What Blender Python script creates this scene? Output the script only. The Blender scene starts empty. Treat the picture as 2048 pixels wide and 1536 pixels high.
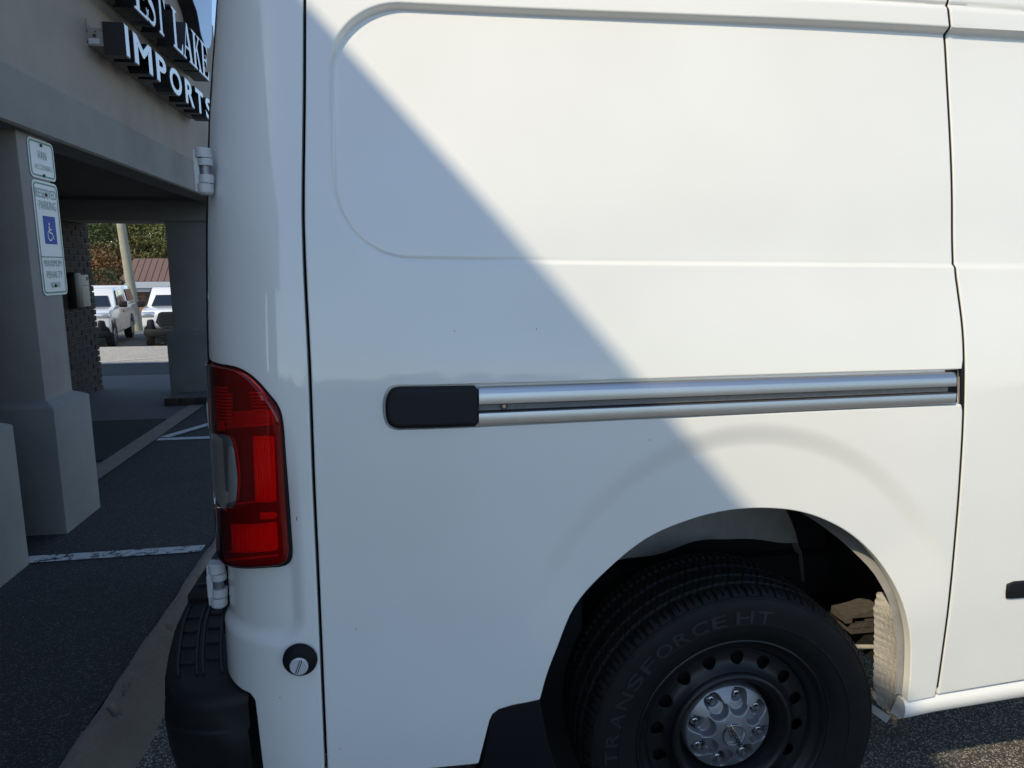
import bpy, bmesh, math, random
import numpy as np
from mathutils import Vector, Matrix
random.seed(7)
rng = np.random.default_rng(7)
SC = bpy.context.scene
COL = SC.collection

# ------------------------------------------------------------------ camera
PITCH, YAW, ROLL, CAMH = math.radians(9.32), math.radians(8.97), math.radians(0.2), 1.497
FPX = 1420.0
fw = np.array([math.sin(YAW)*math.cos(PITCH), math.cos(YAW)*math.cos(PITCH), -math.sin(PITCH)])
rt0 = np.array([math.cos(YAW), -math.sin(YAW), 0.0]); up0 = np.cross(rt0, fw)
rt = rt0*math.cos(ROLL) - up0*math.sin(ROLL); up = up0*math.cos(ROLL) + rt0*math.sin(ROLL)
EYE = np.array([0.0, 0.0, CAMH])
cam = bpy.data.objects.new('camera', bpy.data.cameras.new('camera'))
COL.objects.link(cam)
cam.data.sensor_width = 36.0
cam.data.lens = 36.0*FPX/2048.0
cam.data.clip_start, cam.data.clip_end = 0.05, 1500.0
cam.matrix_world = Matrix(((rt[0], up[0], -fw[0], EYE[0]), (rt[1], up[1], -fw[1], EYE[1]),
                           (rt[2], up[2], -fw[2], EYE[2]), (0, 0, 0, 1)))
SC.camera = cam

# ------------------------------------------------------------------ sky, sun, exposure
SUN = Vector((0.863, 0.80, -1.0)).normalized()          # travel direction of the light
sun = bpy.data.objects.new('sun', bpy.data.lights.new('sun', 'SUN'))
COL.objects.link(sun)
sun.data.energy = 2.7
sun.data.angle = math.radians(0.7)
sun.data.color = (1.0, 0.865, 0.62)
sun.rotation_euler = SUN.to_track_quat('-Z', 'Y').to_euler()
world = bpy.data.worlds.new('World'); SC.world = world; world.use_nodes = True
wn = world.node_tree.nodes; wl = world.node_tree.links
sky = wn.new('ShaderNodeTexSky'); sky.sky_type = 'NISHITA'; sky.sun_disc = False
sky.sun_elevation = math.asin(-SUN.z)
sky.sun_rotation = math.atan2(-SUN.x, -SUN.y)
sky.air_density, sky.dust_density, sky.ozone_density = 1.0, 0.35, 1.9
wn['Background'].inputs['Strength'].default_value = 0.15
wl.new(sky.outputs[0], wn['Background'].inputs[0])
SC.view_settings.view_transform = 'Standard'
SC.view_settings.look = 'None'
SC.view_settings.exposure = 0.49
SC.view_settings.gamma = 1.0
SC.view_settings.use_curve_mapping = False
SC.cycles.use_denoising = True
SC.cycles.max_bounces = 8
SC.cycles.transparent_max_bounces = 12

# ------------------------------------------------------------------ helpers
def ray(px, py):
    return fw + rt*(px-1024.0)/FPX - up*(py-768.0)/FPX
def hit(px, py, axis, val):
    d = ray(px, py); return EYE + d*((val-EYE[axis])/d[axis])

OFF = {}
def off(p):
    return OFF.get(p.name, np.zeros(3)) if p is not None else np.zeros(3)
def tag(o, label=None, cat=None, group=None, kind=None):
    if label: o['label'] = label
    if cat: o['category'] = cat
    if group: o['group'] = group
    if kind: o['kind'] = kind
    return o
def thing(name, loc, label, cat, group=None):
    o = bpy.data.objects.new(name, None); COL.objects.link(o)
    o.location = loc; o.empty_display_size = 0.1
    OFF[o.name] = np.array(loc, float)
    return tag(o, label, cat, group)
def obj(name, v, f, m, parent=None, smooth=False, kind=None, angle=None):
    v = np.asarray(v, float).reshape(-1, 3) - off(parent)
    me = bpy.data.meshes.new(name)
    if isinstance(f, np.ndarray):
        n, k = f.shape
        me.vertices.add(len(v)); me.vertices.foreach_set('co', v.astype(np.float32).ravel())
        me.loops.add(n*k); me.loops.foreach_set('vertex_index', f.astype(np.int32).ravel())
        me.polygons.add(n); me.polygons.foreach_set('loop_start', np.arange(0, n*k, k, dtype=np.int32))
        me.polygons.foreach_set('loop_total', np.full(n, k, np.int32))
        me.update(calc_edges=True); me.validate()
    else:
        me.from_pydata([tuple(p) for p in v], [], [tuple(q) for q in f])
        me.update()
    for mm in (m if isinstance(m, (list, tuple)) else [m]):
        me.materials.append(mm)
    if smooth:
        me.polygons.foreach_set('use_smooth', np.ones(len(me.polygons), bool))
        if angle: me.set_sharp_from_angle(angle=math.radians(angle))
    o = bpy.data.objects.new(name, me); COL.objects.link(o)
    if parent is not None:
        o.parent = parent; OFF[o.name] = off(parent)
    if kind: o['kind'] = kind
    return o
class MB:
    """collects simple solids into one mesh"""
    def __init__(s): s.v = []; s.f = []; s.mi = []; s.cur = 0
    def add(s, v, f):
        n = len(s.v); s.v += [tuple(map(float, p)) for p in v]
        s.f += [tuple(i+n for i in q) for q in f]; s.mi += [s.cur]*len(f)
    def box(s, a, b):
        x0, y0, z0 = a; x1, y1, z1 = b
        s.add([(x0,y0,z0),(x1,y0,z0),(x1,y1,z0),(x0,y1,z0),(x0,y0,z1),(x1,y0,z1),(x1,y1,z1),(x0,y1,z1)],
              [(0,3,2,1),(4,5,6,7),(0,1,5,4),(1,2,6,5),(2,3,7,6),(3,0,4,7)])
    def prism(s, poly, o, ex, ey, ez, d):
        """polygon in the (ex,ey) plane at o, pushed d along ez"""
        o, ex, ey, ez = (np.array(q, float) for q in (o, ex, ey, ez)); n = len(poly)
        a = [o+ex*p[0]+ey*p[1] for p in poly]; b = [q+ez*d for q in a]
        s.add(a+b, [tuple(range(n))[::-1], tuple(range(n, 2*n))] + [(i, (i+1) % n, n+(i+1) % n, n+i) for i in range(n)])
    def tube(s, a, b, r0, r1=None, n=12, caps=True):
        a = np.array(a, float); b = np.array(b, float); r1 = r0 if r1 is None else r1
        d = (b-a)/np.linalg.norm(b-a); q = np.array([0, 0, 1.0]) if abs(d[2]) < .9 else np.array([1.0, 0, 0])
        e = np.cross(d, q); e /= np.linalg.norm(e); g = np.cross(d, e)
        v = [a+(e*math.cos(t)+g*math.sin(t))*r0 for t in np.linspace(0, 2*math.pi, n, endpoint=False)]
        v += [b+(e*math.cos(t)+g*math.sin(t))*r1 for t in np.linspace(0, 2*math.pi, n, endpoint=False)]
        f = [(i, (i+1) % n, n+(i+1) % n, n+i) for i in range(n)]
        if caps: f += [tuple(range(n))[::-1], tuple(range(n, 2*n))]
        s.add(v, f)
    def path(s, pts, r, n=8):
        for i in range(len(pts)-1): s.tube(pts[i], pts[i+1], r, r, n)
    def lathe(s, prof, c, n=48, ax=(0, 1, 0)):
        """prof: list of (radius, along-axis) about the Y axis through c"""
        c = np.array(c, float); k = len(prof); v = []
        for i in range(n):
            t = 2*math.pi*i/n
            for r, y in prof: v.append(c+np.array([r*math.cos(t), y, r*math.sin(t)]))
        f = [(i*k+j, i*k+j+1, ((i+1) % n)*k+j+1, ((i+1) % n)*k+j) for i in range(n) for j in range(k-1)]
        s.add(v, f)
    def build(s, name, m, parent=None, smooth=False, angle=None, kind=None, bevel=0, seg=2):
        o = obj(name, s.v, s.f, m, parent, False, kind)
        if len(set(s.mi)) > 1:
            o.data.polygons.foreach_set('material_index', s.mi)
        if bevel:
            bm = bmesh.new(); bm.from_mesh(o.data)
            bmesh.ops.remove_doubles(bm, verts=bm.verts, dist=1e-5)
            es = [e for e in bm.edges if len(e.link_faces) == 2 and e.calc_face_angle(0) > .5]
            bmesh.ops.bevel(bm, geom=es, offset=bevel, segments=seg, profile=.5, affect='EDGES', clamp_overlap=True)
            bm.to_mesh(o.data); bm.free(); smooth = True; angle = angle or 40
        if smooth:
            o.data.polygons.foreach_set('use_smooth', np.ones(len(o.data.polygons), bool))
            if angle: o.data.set_sharp_from_angle(angle=math.radians(angle))
        return o

def spl(pts, n=8, closed=False):
    """Catmull-Rom through pts"""
    p = np.array(pts, float); m = len(p); out = []
    rngi = range(m if closed else m-1)
    for i in rngi:
        if closed: a, b, c, d = p[(i-1) % m], p[i], p[(i+1) % m], p[(i+2) % m]
        else: a, b, c, d = p[max(i-1, 0)], p[i], p[i+1], p[min(i+2, m-1)]
        for t in np.linspace(0, 1, n, endpoint=False):
            out.append(.5*((2*b)+(c-a)*t+(2*a-5*b+4*c-d)*t*t+(3*b-a-3*c+d)*t**3))
    if not closed: out.append(p[-1])
    return np.array(out)
def rrect(x0, y0, x1, y1, r, n=6):
    out = []
    for cx, cy, a in ((x1-r, y1-r, 0), (x0+r, y1-r, 90), (x0+r, y0+r, 180), (x1-r, y0+r, 270)):
        for t in np.linspace(a, a+90, n): out.append((cx+r*math.cos(math.radians(t)), cy+r*math.sin(math.radians(t))))
    return np.array(out)

# ------------------------------------------------------------------ materials
def nt(m): return m.node_tree.nodes, m.node_tree.links
def mat(name, col, rough=.5, metal=0., coat=0., coat_rough=.03, spec=.5, noise=None, bump=None, coat_ior=1.5):
    """noise = (scale, amount, second colour[, detail]); bump = (scale, strength, distance)"""
    m = bpy.data.materials.new(name); m.use_nodes = True; n, l = nt(m); b = n['Principled BSDF']
    b.inputs['Base Color'].default_value = (*col, 1); b.inputs['Roughness'].default_value = rough
    b.inputs['Metallic'].default_value = metal; b.inputs['Specular IOR Level'].default_value = spec
    b.inputs['Coat Weight'].default_value = coat; b.inputs['Coat Roughness'].default_value = coat_rough
    b.inputs['Coat IOR'].default_value = coat_ior
    tc = n.new('ShaderNodeTexCoord')
    if noise:
        t = n.new('ShaderNodeTexNoise'); t.inputs['Scale'].default_value = noise[0]
        t.inputs['Detail'].default_value = noise[3] if len(noise) > 3 else 6; t.inputs['Roughness'].default_value = .6
        r = n.new('ShaderNodeValToRGB'); r.color_ramp.elements[0].position = .5-.5*noise[1]; r.color_ramp.elements[1].position = .5+.5*noise[1]
        r.color_ramp.elements[0].color = (*col, 1); r.color_ramp.elements[1].color = (*noise[2], 1)
        l.new(tc.outputs['Object'], t.inputs['Vector']); l.new(t.outputs['Fac'], r.inputs['Fac']); l.new(r.outputs['Color'], b.inputs['Base Color'])
    if bump:
        t2 = n.new('ShaderNodeTexNoise'); t2.inputs['Scale'].default_value = bump[0]; t2.inputs['Detail'].default_value = 5
        bp = n.new('ShaderNodeBump'); bp.inputs['Strength'].default_value = bump[1]; bp.inputs['Distance'].default_value = bump[2]
        l.new(tc.outputs['Object'], t2.inputs['Vector']); l.new(t2.outputs['Fac'], bp.inputs['Height']); l.new(bp.outputs['Normal'], b.inputs['Normal'])
    return m
def asphalt_mat(name, base, stone, scale, frac, rough=.85, patch=.45, bumpd=.004):
    m = bpy.data.materials.new(name); m.use_nodes = True; n, l = nt(m); b = n['Principled BSDF']
    tc = n.new('ShaderNodeTexCoord')
    v = n.new('ShaderNodeTexVoronoi'); v.inputs['Scale'].default_value = scale; v.inputs['Randomness'].default_value = 1
    l.new(tc.outputs['Object'], v.inputs['Vector'])
    sep = n.new('ShaderNodeSeparateColor'); l.new(v.outputs['Color'], sep.inputs[0])
    rp = n.new('ShaderNodeValToRGB'); rp.color_ramp.elements[0].position = 0; rp.color_ramp.elements[1].position = 1
    rp.color_ramp.elements[0].color = (*[c*.55 for c in base], 1); rp.color_ramp.elements[1].color = (*stone, 1)
    e = rp.color_ramp.elements.new(1-frac); e.color = (*base, 1)
    l.new(sep.outputs[0], rp.inputs['Fac'])
    big = n.new('ShaderNodeTexNoise'); big.inputs['Scale'].default_value = 1.7; big.inputs['Detail'].default_value = 8
    l.new(tc.outputs['Object'], big.inputs['Vector'])
    mr = n.new('ShaderNodeMapRange'); mr.inputs['To Min'].default_value = 1-patch; mr.inputs['To Max'].default_value = 1+patch
    l.new(big.outputs['Fac'], mr.inputs['Value'])
    mx = n.new('ShaderNodeMix'); mx.data_type = 'RGBA'; mx.blend_type = 'MULTIPLY'; mx.inputs['Factor'].default_value = 1
    cb = n.new('ShaderNodeCombineColor')
    for i in range(3): l.new(mr.outputs[0], cb.inputs[i])
    l.new(rp.outputs['Color'], mx.inputs['A']); l.new(cb.outputs[0], mx.inputs['B']); l.new(mx.outputs['Result'], b.inputs['Base Color'])
    b.inputs['Roughness'].default_value = rough; b.inputs['Specular IOR Level'].default_value = .3
    bp = n.new('ShaderNodeBump'); bp.inputs['Strength'].default_value = .7; bp.inputs['Distance'].default_value = bumpd
    l.new(v.outputs['Distance'], bp.inputs['Height']); bp.invert = True
    l.new(bp.outputs['Normal'], b.inputs['Normal'])
    return m
def lens_mat(name, tint, rough=.02):
    m = bpy.data.materials.new(name); m.use_nodes = True; n, l = nt(m); n.remove(n['Principled BSDF'])
    tr = n.new('ShaderNodeBsdfTransparent'); tr.inputs[0].default_value = (*tint, 1)
    gl = n.new('ShaderNodeBsdfGlossy'); gl.inputs['Roughness'].default_value = rough; gl.inputs[0].default_value = (1, 1, 1, 1)
    fr = n.new('ShaderNodeFresnel'); fr.inputs['IOR'].default_value = 1.5
    mx = n.new('ShaderNodeMixShader'); l.new(fr.outputs[0], mx.inputs[0]); l.new(tr.outputs[0], mx.inputs[1]); l.new(gl.outputs[0], mx.inputs[2])
    l.new(mx.outputs[0], n['Material Output'].inputs[0])
    return m

def paint_mat():
    m = mat('white_paint', (.80, .795, .755), .35, 0, 1.0, .045, .4)
    n, l = nt(m); b = n['Principled BSDF']; tc = n.new('ShaderNodeTexCoord')
    w = n.new('ShaderNodeTexNoise'); w.inputs['Scale'].default_value = 5.0; w.inputs['Detail'].default_value = 1.5
    bp = n.new('ShaderNodeBump'); bp.inputs['Strength'].default_value = .06; bp.inputs['Distance'].default_value = .01
    l.new(tc.outputs['Object'], w.inputs['Vector']); l.new(w.outputs['Fac'], bp.inputs['Height']); l.new(bp.outputs['Normal'], b.inputs['Coat Normal'])
    d = n.new('ShaderNodeTexNoise'); d.inputs['Scale'].default_value = 2.3; d.inputs['Detail'].default_value = 9
    r = n.new('ShaderNodeValToRGB'); r.color_ramp.elements[0].color = (.775, .768, .725, 1); r.color_ramp.elements[1].color = (.81, .805, .765, 1)
    r.color_ramp.elements[0].position = .3; r.color_ramp.elements[1].position = .6
    l.new(tc.outputs['Object'], d.inputs['Vector']); l.new(d.outputs['Fac'], r.inputs['Fac']); l.new(r.outputs['Color'], b.inputs['Base Color'])
    return m
PAINT = paint_mat()
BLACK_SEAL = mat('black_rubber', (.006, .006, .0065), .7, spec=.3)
BLACK_PLASTIC = mat('black_plastic', (.006, .0065, .008), .5, spec=.3, bump=(900, .25, .0006))
BUMPER_PLASTIC = mat('bumper_plastic', (.0065, .0065, .007), .55, spec=.3, bump=(600, .35, .001), noise=(9, .5, (.011, .0108, .0108)))
TYRE = mat('tyre_rubber', (.006, .006, .0065), .62, spec=.22, bump=(300, .3, .0008), noise=(14, .55, (.012, .0115, .011)))
TYRE_TEXT = mat('tyre_letter_rubber', (.0135, .0135, .014), .6)
STEEL_BLACK = mat('black_steel', (.007, .007, .008), .42, 0, .1, .2, .35)
SILVER = mat('silver_plastic', (.25, .258, .275), .38, .6, .1, .1)
CAP_WHITE = mat('silver_cap', (.62, .62, .63), .4, .2)
CHROME = mat('chrome', (.75, .75, .77), .1, 1.0)
DARK_CHROME = mat('dark_nut', (.12, .12, .13), .25, 1.0)
STAINLESS = mat('stainless_steel', (.62, .605, .585), .36, 1.0, bump=(60, .02, .002))
ZINC = mat('zinc_channel', (.13, .13, .13), .55, .1, noise=(70, .5, (.20, .20, .195)))
LINER = mat('dusty_liner', (.24, .23, .21), .9, noise=(18, .6, (.34, .325, .295), 9), bump=(60, .5, .004))
DUST = mat('dried_mud', (.35, .325, .285), .95, noise=(30, .7, (.48, .45, .40), 10), bump=(160, .8, .003))
UNDER = mat('underbody_black', (.006, .006, .006), .9)
RUST = mat('spring_steel', (.10, .085, .07), .85, noise=(40, .8, (.04, .036, .032), 9), bump=(90, .8, .004))
LENS_RED = lens_mat('red_lens', (.96, .06, .05))
LENS_CLEAR = lens_mat('clear_lens', (.92, .92, .93))
HOUSING = mat('lamp_housing', (.62, .014, .016), .4, 0)
HOUSING_DARK = mat('lamp_dark_rim', (.24, .008, .010), .3)
REFLECT = mat('red_reflector', (1.0, .012, .015), .35, .0, bump=(500, .3, .001))
REFLECT_HOT = mat('red_bar', (1.0, .09, .05), .2)
GREYL = mat('grey_reflector', (.50, .51, .53), .25, .1)
REVERSE = mat('reverse_reflector', (.20, .205, .215), .3, .0)
CHROME_RIB = mat('reflector_rib', (.95, .96, .97), .25, 0.0)

STUCCO_BEIGE = mat('beige_stucco', (.265, .225, .188), .92, noise=(1.6, .35, (.335, .29, .25), 9), bump=(220, .5, .003))
STUCCO_GREY = mat('grey_stucco', (.205, .19, .175), .92, noise=(1.6, .35, (.27, .255, .235), 9), bump=(220, .5, .003))
STUCCO_BASE = mat('pale_grey_stucco', (.19, .183, .172), .92, noise=(1.5, .35, (.26, .252, .238), 9), bump=(220, .5, .003))
STUCCO_SHAFT = mat('warm_grey_stucco', (.25, .228, .208), .92, noise=(1.8, .35, (.32, .30, .278), 9), bump=(220, .5, .003))
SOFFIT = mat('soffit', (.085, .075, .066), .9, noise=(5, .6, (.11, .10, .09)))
MORTAR = mat('mortar', (.13, .115, .10), .95, bump=(200, .4, .003))
BRICKS = [mat('dark_brick', c, .9, noise=(25, .7, tuple(x*1.5 for x in c)), bump=(150, .6, .003)) for c in ((.036, .025, .021), (.044, .028, .022), (.030, .023, .021))]
CONCRETE = mat('concrete', (.09, .085, .08), .9, noise=(4, .8, (.13, .124, .115), 10), bump=(160, .5, .003))
KERB_CONC = mat('kerb_concrete', (.175, .14, .108), .92, noise=(9, .8, (.27, .225, .18), 10), bump=(120, .7, .004))
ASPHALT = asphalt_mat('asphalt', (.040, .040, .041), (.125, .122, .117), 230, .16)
ASPHALT_LOT = asphalt_mat('lot_asphalt', (.105, .098, .088), (.55, .52, .47), 240, .30, bumpd=.006)
ASPHALT_OLD_SUNLIT = asphalt_mat('worn_sunlit_asphalt', (.43, .40, .35), (.62, .58, .52), 90, .3, patch=.2)  # worn asphalt, made paler still: sunlit brightness is put into the colour
MAT_BLACK = mat('black_mat', (.012, .012, .014), .95, bump=(400, .8, .003))
def worn_paint():
    m = mat('worn_white_paint', (.52, .52, .50), .8); n, l = nt(m); b = n['Principled BSDF']
    tc = n.new('ShaderNodeTexCoord'); t = n.new('ShaderNodeTexNoise'); t.inputs['Scale'].default_value = 26; t.inputs['Detail'].default_value = 10; t.inputs['Roughness'].default_value = .7
    r = n.new('ShaderNodeValToRGB'); r.color_ramp.elements[0].position = .44; r.color_ramp.elements[1].position = .50
    r.color_ramp.elements[0].color = (.05, .05, .052, 1); r.color_ramp.elements[1].color = (.52, .52, .50, 1)
    l.new(tc.outputs['Object'], t.inputs['Vector']); l.new(t.outputs['Fac'], r.inputs['Fac']); l.new(r.outputs['Color'], b.inputs['Base Color'])
    return m
WORN_PAINT = worn_paint()
LINE_PAINT = mat('line_paint', (.55, .55, .53), .8, noise=(40, .5, (.42, .42, .41)))
SIGN_WHITE = mat('sign_white', (.66, .67, .68), .45)
SIGN_TEXT = mat('sign_lettering', (.09, .27, .21), .5)
SIGN_GREEN = mat('sign_green', (.02, .20, .13), .5)
SIGN_BLUE = mat('sign_blue', (.008, .06, .33), .6, spec=.25)
BOLT = mat('bolt_steel', (.06, .055, .05), .5, .7)
LETTER_BLACK = mat('letter_return', (.010, .010, .011), .4)
LETTER_WHITE = mat('letter_face', (.72, .73, .75), .25, 0, .3)
RACEWAY = mat('raceway_metal', (.27, .235, .205), .6, noise=(8, .6, (.31, .275, .24)))
LABEL = mat('paper_label', (.5, .51, .52), .6)
LOGO_FACE = mat('logo_face', (.10, .17, .30), .12, 0, .6, .04)
BOX_BEIGE = mat('intercom_box', (.34, .32, .28), .55)
DARK_BOX = mat('dark_box', (.012, .012, .013), .5)

# ================================================================== SETTING
def sheet(name, x0, y0, x1, y1, z, m, kind='structure'):
    return obj(name, [(x0, y0, z), (x1, y0, z), (x1, y1, z), (x0, y1, z)], [(0, 1, 2, 3)], m, kind=kind)
# the ground: flat round the van, falling away behind the building
PR = [(-400, 0), (-60, 0), (13.0, 0), (23.3, -.93), (32, -1.0), (45, -1.6), (66, -2.5), (120, -3.2), (600, -4)]
XS = [-400, -40, -20, -12, -6, -.99, 6, 20, 60, 400]
gv = [(x, y, z) for (y, z) in PR for x in XS]
k = len(XS)
gf = [(i*k+j, i*k+j+1, (i+1)*k+j+1, (i+1)*k+j) for i in range(len(PR)-1) for j in range(k-1)]
tag(obj('ground', gv, gf, ASPHALT_LOT), kind='structure')
WZ = .13
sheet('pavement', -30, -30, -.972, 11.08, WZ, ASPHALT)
b = MB(); b.box((-30, 11.08, -.3), (-.972, 13.55, WZ-.004)); o = b.build('back_lot', ASPHALT_OLD_SUNLIT); o['kind'] = 'structure'  # begins at the building's shadow edge, so its colour carries the sunlight
# kerb behind the van: narrow rounded top, sloping face, with chips
prof = [(-.970, -.05), (-.970, WZ+.001), (-.960, WZ+.004), (-.945, WZ+.004), (-.932, WZ-.001), (-.921, WZ-.014), (-.900, WZ-.043), (-.875, WZ-.078), (-.852, .022), (-.838, .006), (-.828, .0), (-.824, -.05)]
pa = np.array(prof); tq = np.linspace(0, len(pa)-1, 56); prof = [(np.interp(t, range(len(pa)), pa[:, 0]), np.interp(t, range(len(pa)), pa[:, 1])) for t in tq]
ys = np.concatenate([np.arange(-20, 1.6, .2), np.arange(1.6, 4.2, .007), np.arange(4.2, 13.5, .05)]); v = []; f = []
for i, y in enumerate(ys):
    jit = 0.0025*math.sin(y*9.1)+.002*math.sin(y*23+1)+rng.normal(0, .0009)
    for j, (x, z) in enumerate(prof):
        v.append((x+jit+rng.normal(0, .0007), y, z+(rng.normal(0, .0009) if 6 < j < 50 else 0)))
k = len(prof)
for i in range(len(ys)-1):
    for j in range(k-1): f.append((i*k+j, i*k+j+1, (i+1)*k+j+1, (i+1)*k+j))
va = np.array(v)
for (cy, cx, r, d) in ((2.215, -.930, .016, .055), (2.205, -.922, .012, .045), (2.225, -.912, .008, .03), (2.30, -.925, .006, .02), (2.315, -.93, .006, .02), (2.36, -.928, .005, .02), (2.34, -.935, .012, .012), (2.39, -.93, .012, .010), (2.75, -.925, .018, .014), (2.80, -.90, .014, .010), (3.2, -.93, .02, .012)):
    q = np.hypot(va[:, 1]-cy, va[:, 0]-cx); w = np.clip(1-q/r, 0, 1)
    va[:, 2] -= d*w; va[:, 0] -= d*.4*w
obj('kerb', va, f, KERB_CONC, smooth=True, angle=60, kind='structure')
# porch floor: a concrete edge band, slab with a dark mat, edge
sheet('concrete_edge', -2.127, 4.2, -1.975, 9.75, WZ+.008, KERB_CONC)
sheet('porch_floor', -3.45, -2.3, -2.127, 9.75, WZ+.004, CONCRETE)
sheet('porch_floor', -9, 8.74, -3.45, 9.75, WZ+.004, CONCRETE)
b = MB(); b.box((-3.40, 5.33, WZ+.004), (-2.135, 6.785, WZ+.014))
tag(b.build('floor_mat', MAT_BLACK), 'black mat lying on the porch floor behind the column', 'mat')
# painted lines on the pavement
def stripe(a, c, w, m, z=WZ+.004):
    a = np.array(a); c = np.array(c); d = (c-a)/np.linalg.norm(c-a); n = np.array([-d[1], d[0]])*w/2
    q = [a+n, a-n, c-n, c+n]
    return obj('painted_line', [(p[0], p[1], z) for p in q], [(0, 1, 2, 3)], m, kind='structure')
stripe((-1.80, 3.52), (-.99, 3.53), .085, WORN_PAINT)
stripe((-1.965, 5.985), (-1.0, 5.98), .085, LINE_PAINT)
stripe((-1.93, 6.04), (-1.0, 7.82), .085, LINE_PAINT, WZ+.008)
stripe((-4.6, 11.15), (-3.55, 11.95), .10, LINE_PAINT, WZ)

# ================================================================== BUILDING
bld = thing('commercial_building', (-1.75, 4.0, WZ), 'tan stucco commercial building with columned porch beside the white van', 'building')
b = MB(); b.box((-3.40, -2.3, 2.432), (-1.78, 8.06, 3.92)); b.build('upper_wall', STUCCO_BEIGE, bld)  # near end, out of view, stops short so sunlit ground brightens the van
b = MB(); b.box((-9.0, -2.3, 3.92), (-1.97, 8.02, 4.14)); b.build('parapet', STUCCO_BEIGE, bld)
b = MB(); b.prism([(-1.95, 2.19), (-1.95, 2.165), (-1.765, 2.165), (-1.75, 2.175), (-1.75, 2.425), (-1.757, 2.437), (-1.95, 2.437)][::-1], (0, -2.3, 0), (1, 0, 0), (0, 0, 1), (0, 1, 0), 10.96)
b.build('beam', STUCCO_GREY, bld, smooth=True, angle=20)
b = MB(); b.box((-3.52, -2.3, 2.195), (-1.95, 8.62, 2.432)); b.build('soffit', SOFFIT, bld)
b = MB(); b.box((-3.40, 8.05, 1.99), (-1.84, 8.60, 2.195)); b.build('lintel', STUCCO_SHAFT, bld)
# body of the building behind the porch (keeps the sun off)
b = MB(); b.box((-9.0, -2.3, 0.0), (-3.52, 8.0, 3.9)); b.build('main_block', STUCCO_BEIGE, bld)
def column(y0, y1, x0=-2.46, x1=-1.75, top=2.165):
    b = MB()
    z1, z2 = .80, .832; s = .06
    def ring(m, z): return [(x0+m, y0+m, z), (x1-m, y0+m, z), (x1-m, y1-m, z), (x0+m, y1-m, z)]
    v = ring(0, WZ-.01)+ring(0, z1)+ring(s, z2)+ring(s, top)
    f = [(4*i+j, 4*i+(j+1) % 4, 4*i+4+(j+1) % 4, 4*i+4+j) for i in range(3) for j in range(4)]
    b.add(v[:12], f[:8]); base = b.build('column', STUCCO_BASE, bld, bevel=.006)
    b = MB(); b.add(v[8:], f[:4]); b.build('shaft', STUCCO_SHAFT, base, bevel=.006)
    return base
column(3.862, 4.293); column(3.05, 3.475); column(8.03, 8.55)
column(-1.6, -1.17)
# brick return wall behind the porch, bricks laid one by one
wall = MB(); wall.box((-3.52, 2.0, 0.0), (-3.41, 8.70, 2.195)); wall = wall.build('brick_wall', MORTAR, bld)
bl, bh, gap = .21, .066, .012
def brick_mesh(L, m):
    q = MB(); q.box((-.002, 0, 0), (.105, L, bh-gap)); me = q.build('brick', m, wall, bevel=.003, seg=1); return me
protos = [brick_mesh(bl-gap, m) for m in BRICKS]; halves = [brick_mesh(bl/2-gap, m) for m in BRICKS]
for p in protos+halves:
    p.location = Vector((-3.5, 3.0, WZ))
nb = 0; first = set()
for r in range(31):
    z = WZ + r*bh; y = 8.70 - (0 if r % 2 == 0 else bl/2)
    if r % 2: 
        h = random.choice(halves); c = h.copy(); COL.objects.link(c)
        c.parent = wall; c.location = Vector((-3.5+random.uniform(0, .004), 8.70-bl/2+gap+.01, z)); nb += 1
    for kk in range(8):
        p = random.choice(protos); c = p.copy(); COL.objects.link(c); c.parent = wall
        c.location = Vector((-3.5+random.uniform(0, .004), y-(kk+1)*bl+gap+random.uniform(-.001, .001)+(.01 if (r % 2 == 0 and kk == 0) else 0), z)); nb += 1
for p in protos+halves: bpy.data.objects.remove(p)
# low brick course at the foot of the far column
ledge = MB(); ledge.box((-2.36, 7.50, WZ), (-1.9, 8.03, WZ+.05)); ledge = ledge.build('brick_ledge', MORTAR, bld)
for i in range(3):
    q = MB(); q.box((-2.36+i*.15, 7.47, WZ+.002), (-2.36+i*.15+.138, 7.56, WZ+.075)); q.build('brick', BRICKS[i % 3], ledge, bevel=.004)

# ---- text and outline helpers
def mesh_from_curve(cu):
    o = bpy.data.objects.new('tmp', cu); COL.objects.link(o)
    dg = bpy.context.evaluated_depsgraph_get(); ev = o.evaluated_get(dg)
    me = bpy.data.meshes.new_from_object(ev)
    v = np.array([p.co[:] for p in me.vertices]); f = [tuple(p.vertices) for p in me.polygons]
    bpy.data.objects.remove(o); bpy.data.curves.remove(cu); bpy.data.meshes.remove(me)
    return v, f
def text_mesh(s, extrude=0., offset=0.):
    cu = bpy.data.curves.new('t', 'FONT'); cu.body = s; cu.extrude = extrude; cu.offset = offset; cu.size = 1; cu.resolution_u = 4
    return mesh_from_curve(cu)
def outline_mesh(loops, extrude=0., offset=0.):
    cu = bpy.data.curves.new('t', 'CURVE'); cu.dimensions = '2D'; cu.fill_mode = 'BOTH'; cu.extrude = extrude; cu.offset = offset
    for lp in loops:
        s = cu.splines.new('POLY'); s.points.add(len(lp)-1)
        for p, q in zip(s.points, lp): p.co = (q[0], q[1], 0, 1)
        s.use_cyclic_u = True
    return mesh_from_curve(cu)
def place(v, o, ex, ey, ez, sx=1., sy=1., sz=1.):
    v = np.asarray(v); return np.array(o)+np.outer(v[:, 0]*sx, ex)+np.outer(v[:, 1]*sy, ey)+np.outer(v[:, 2]*sz, ez)
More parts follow.
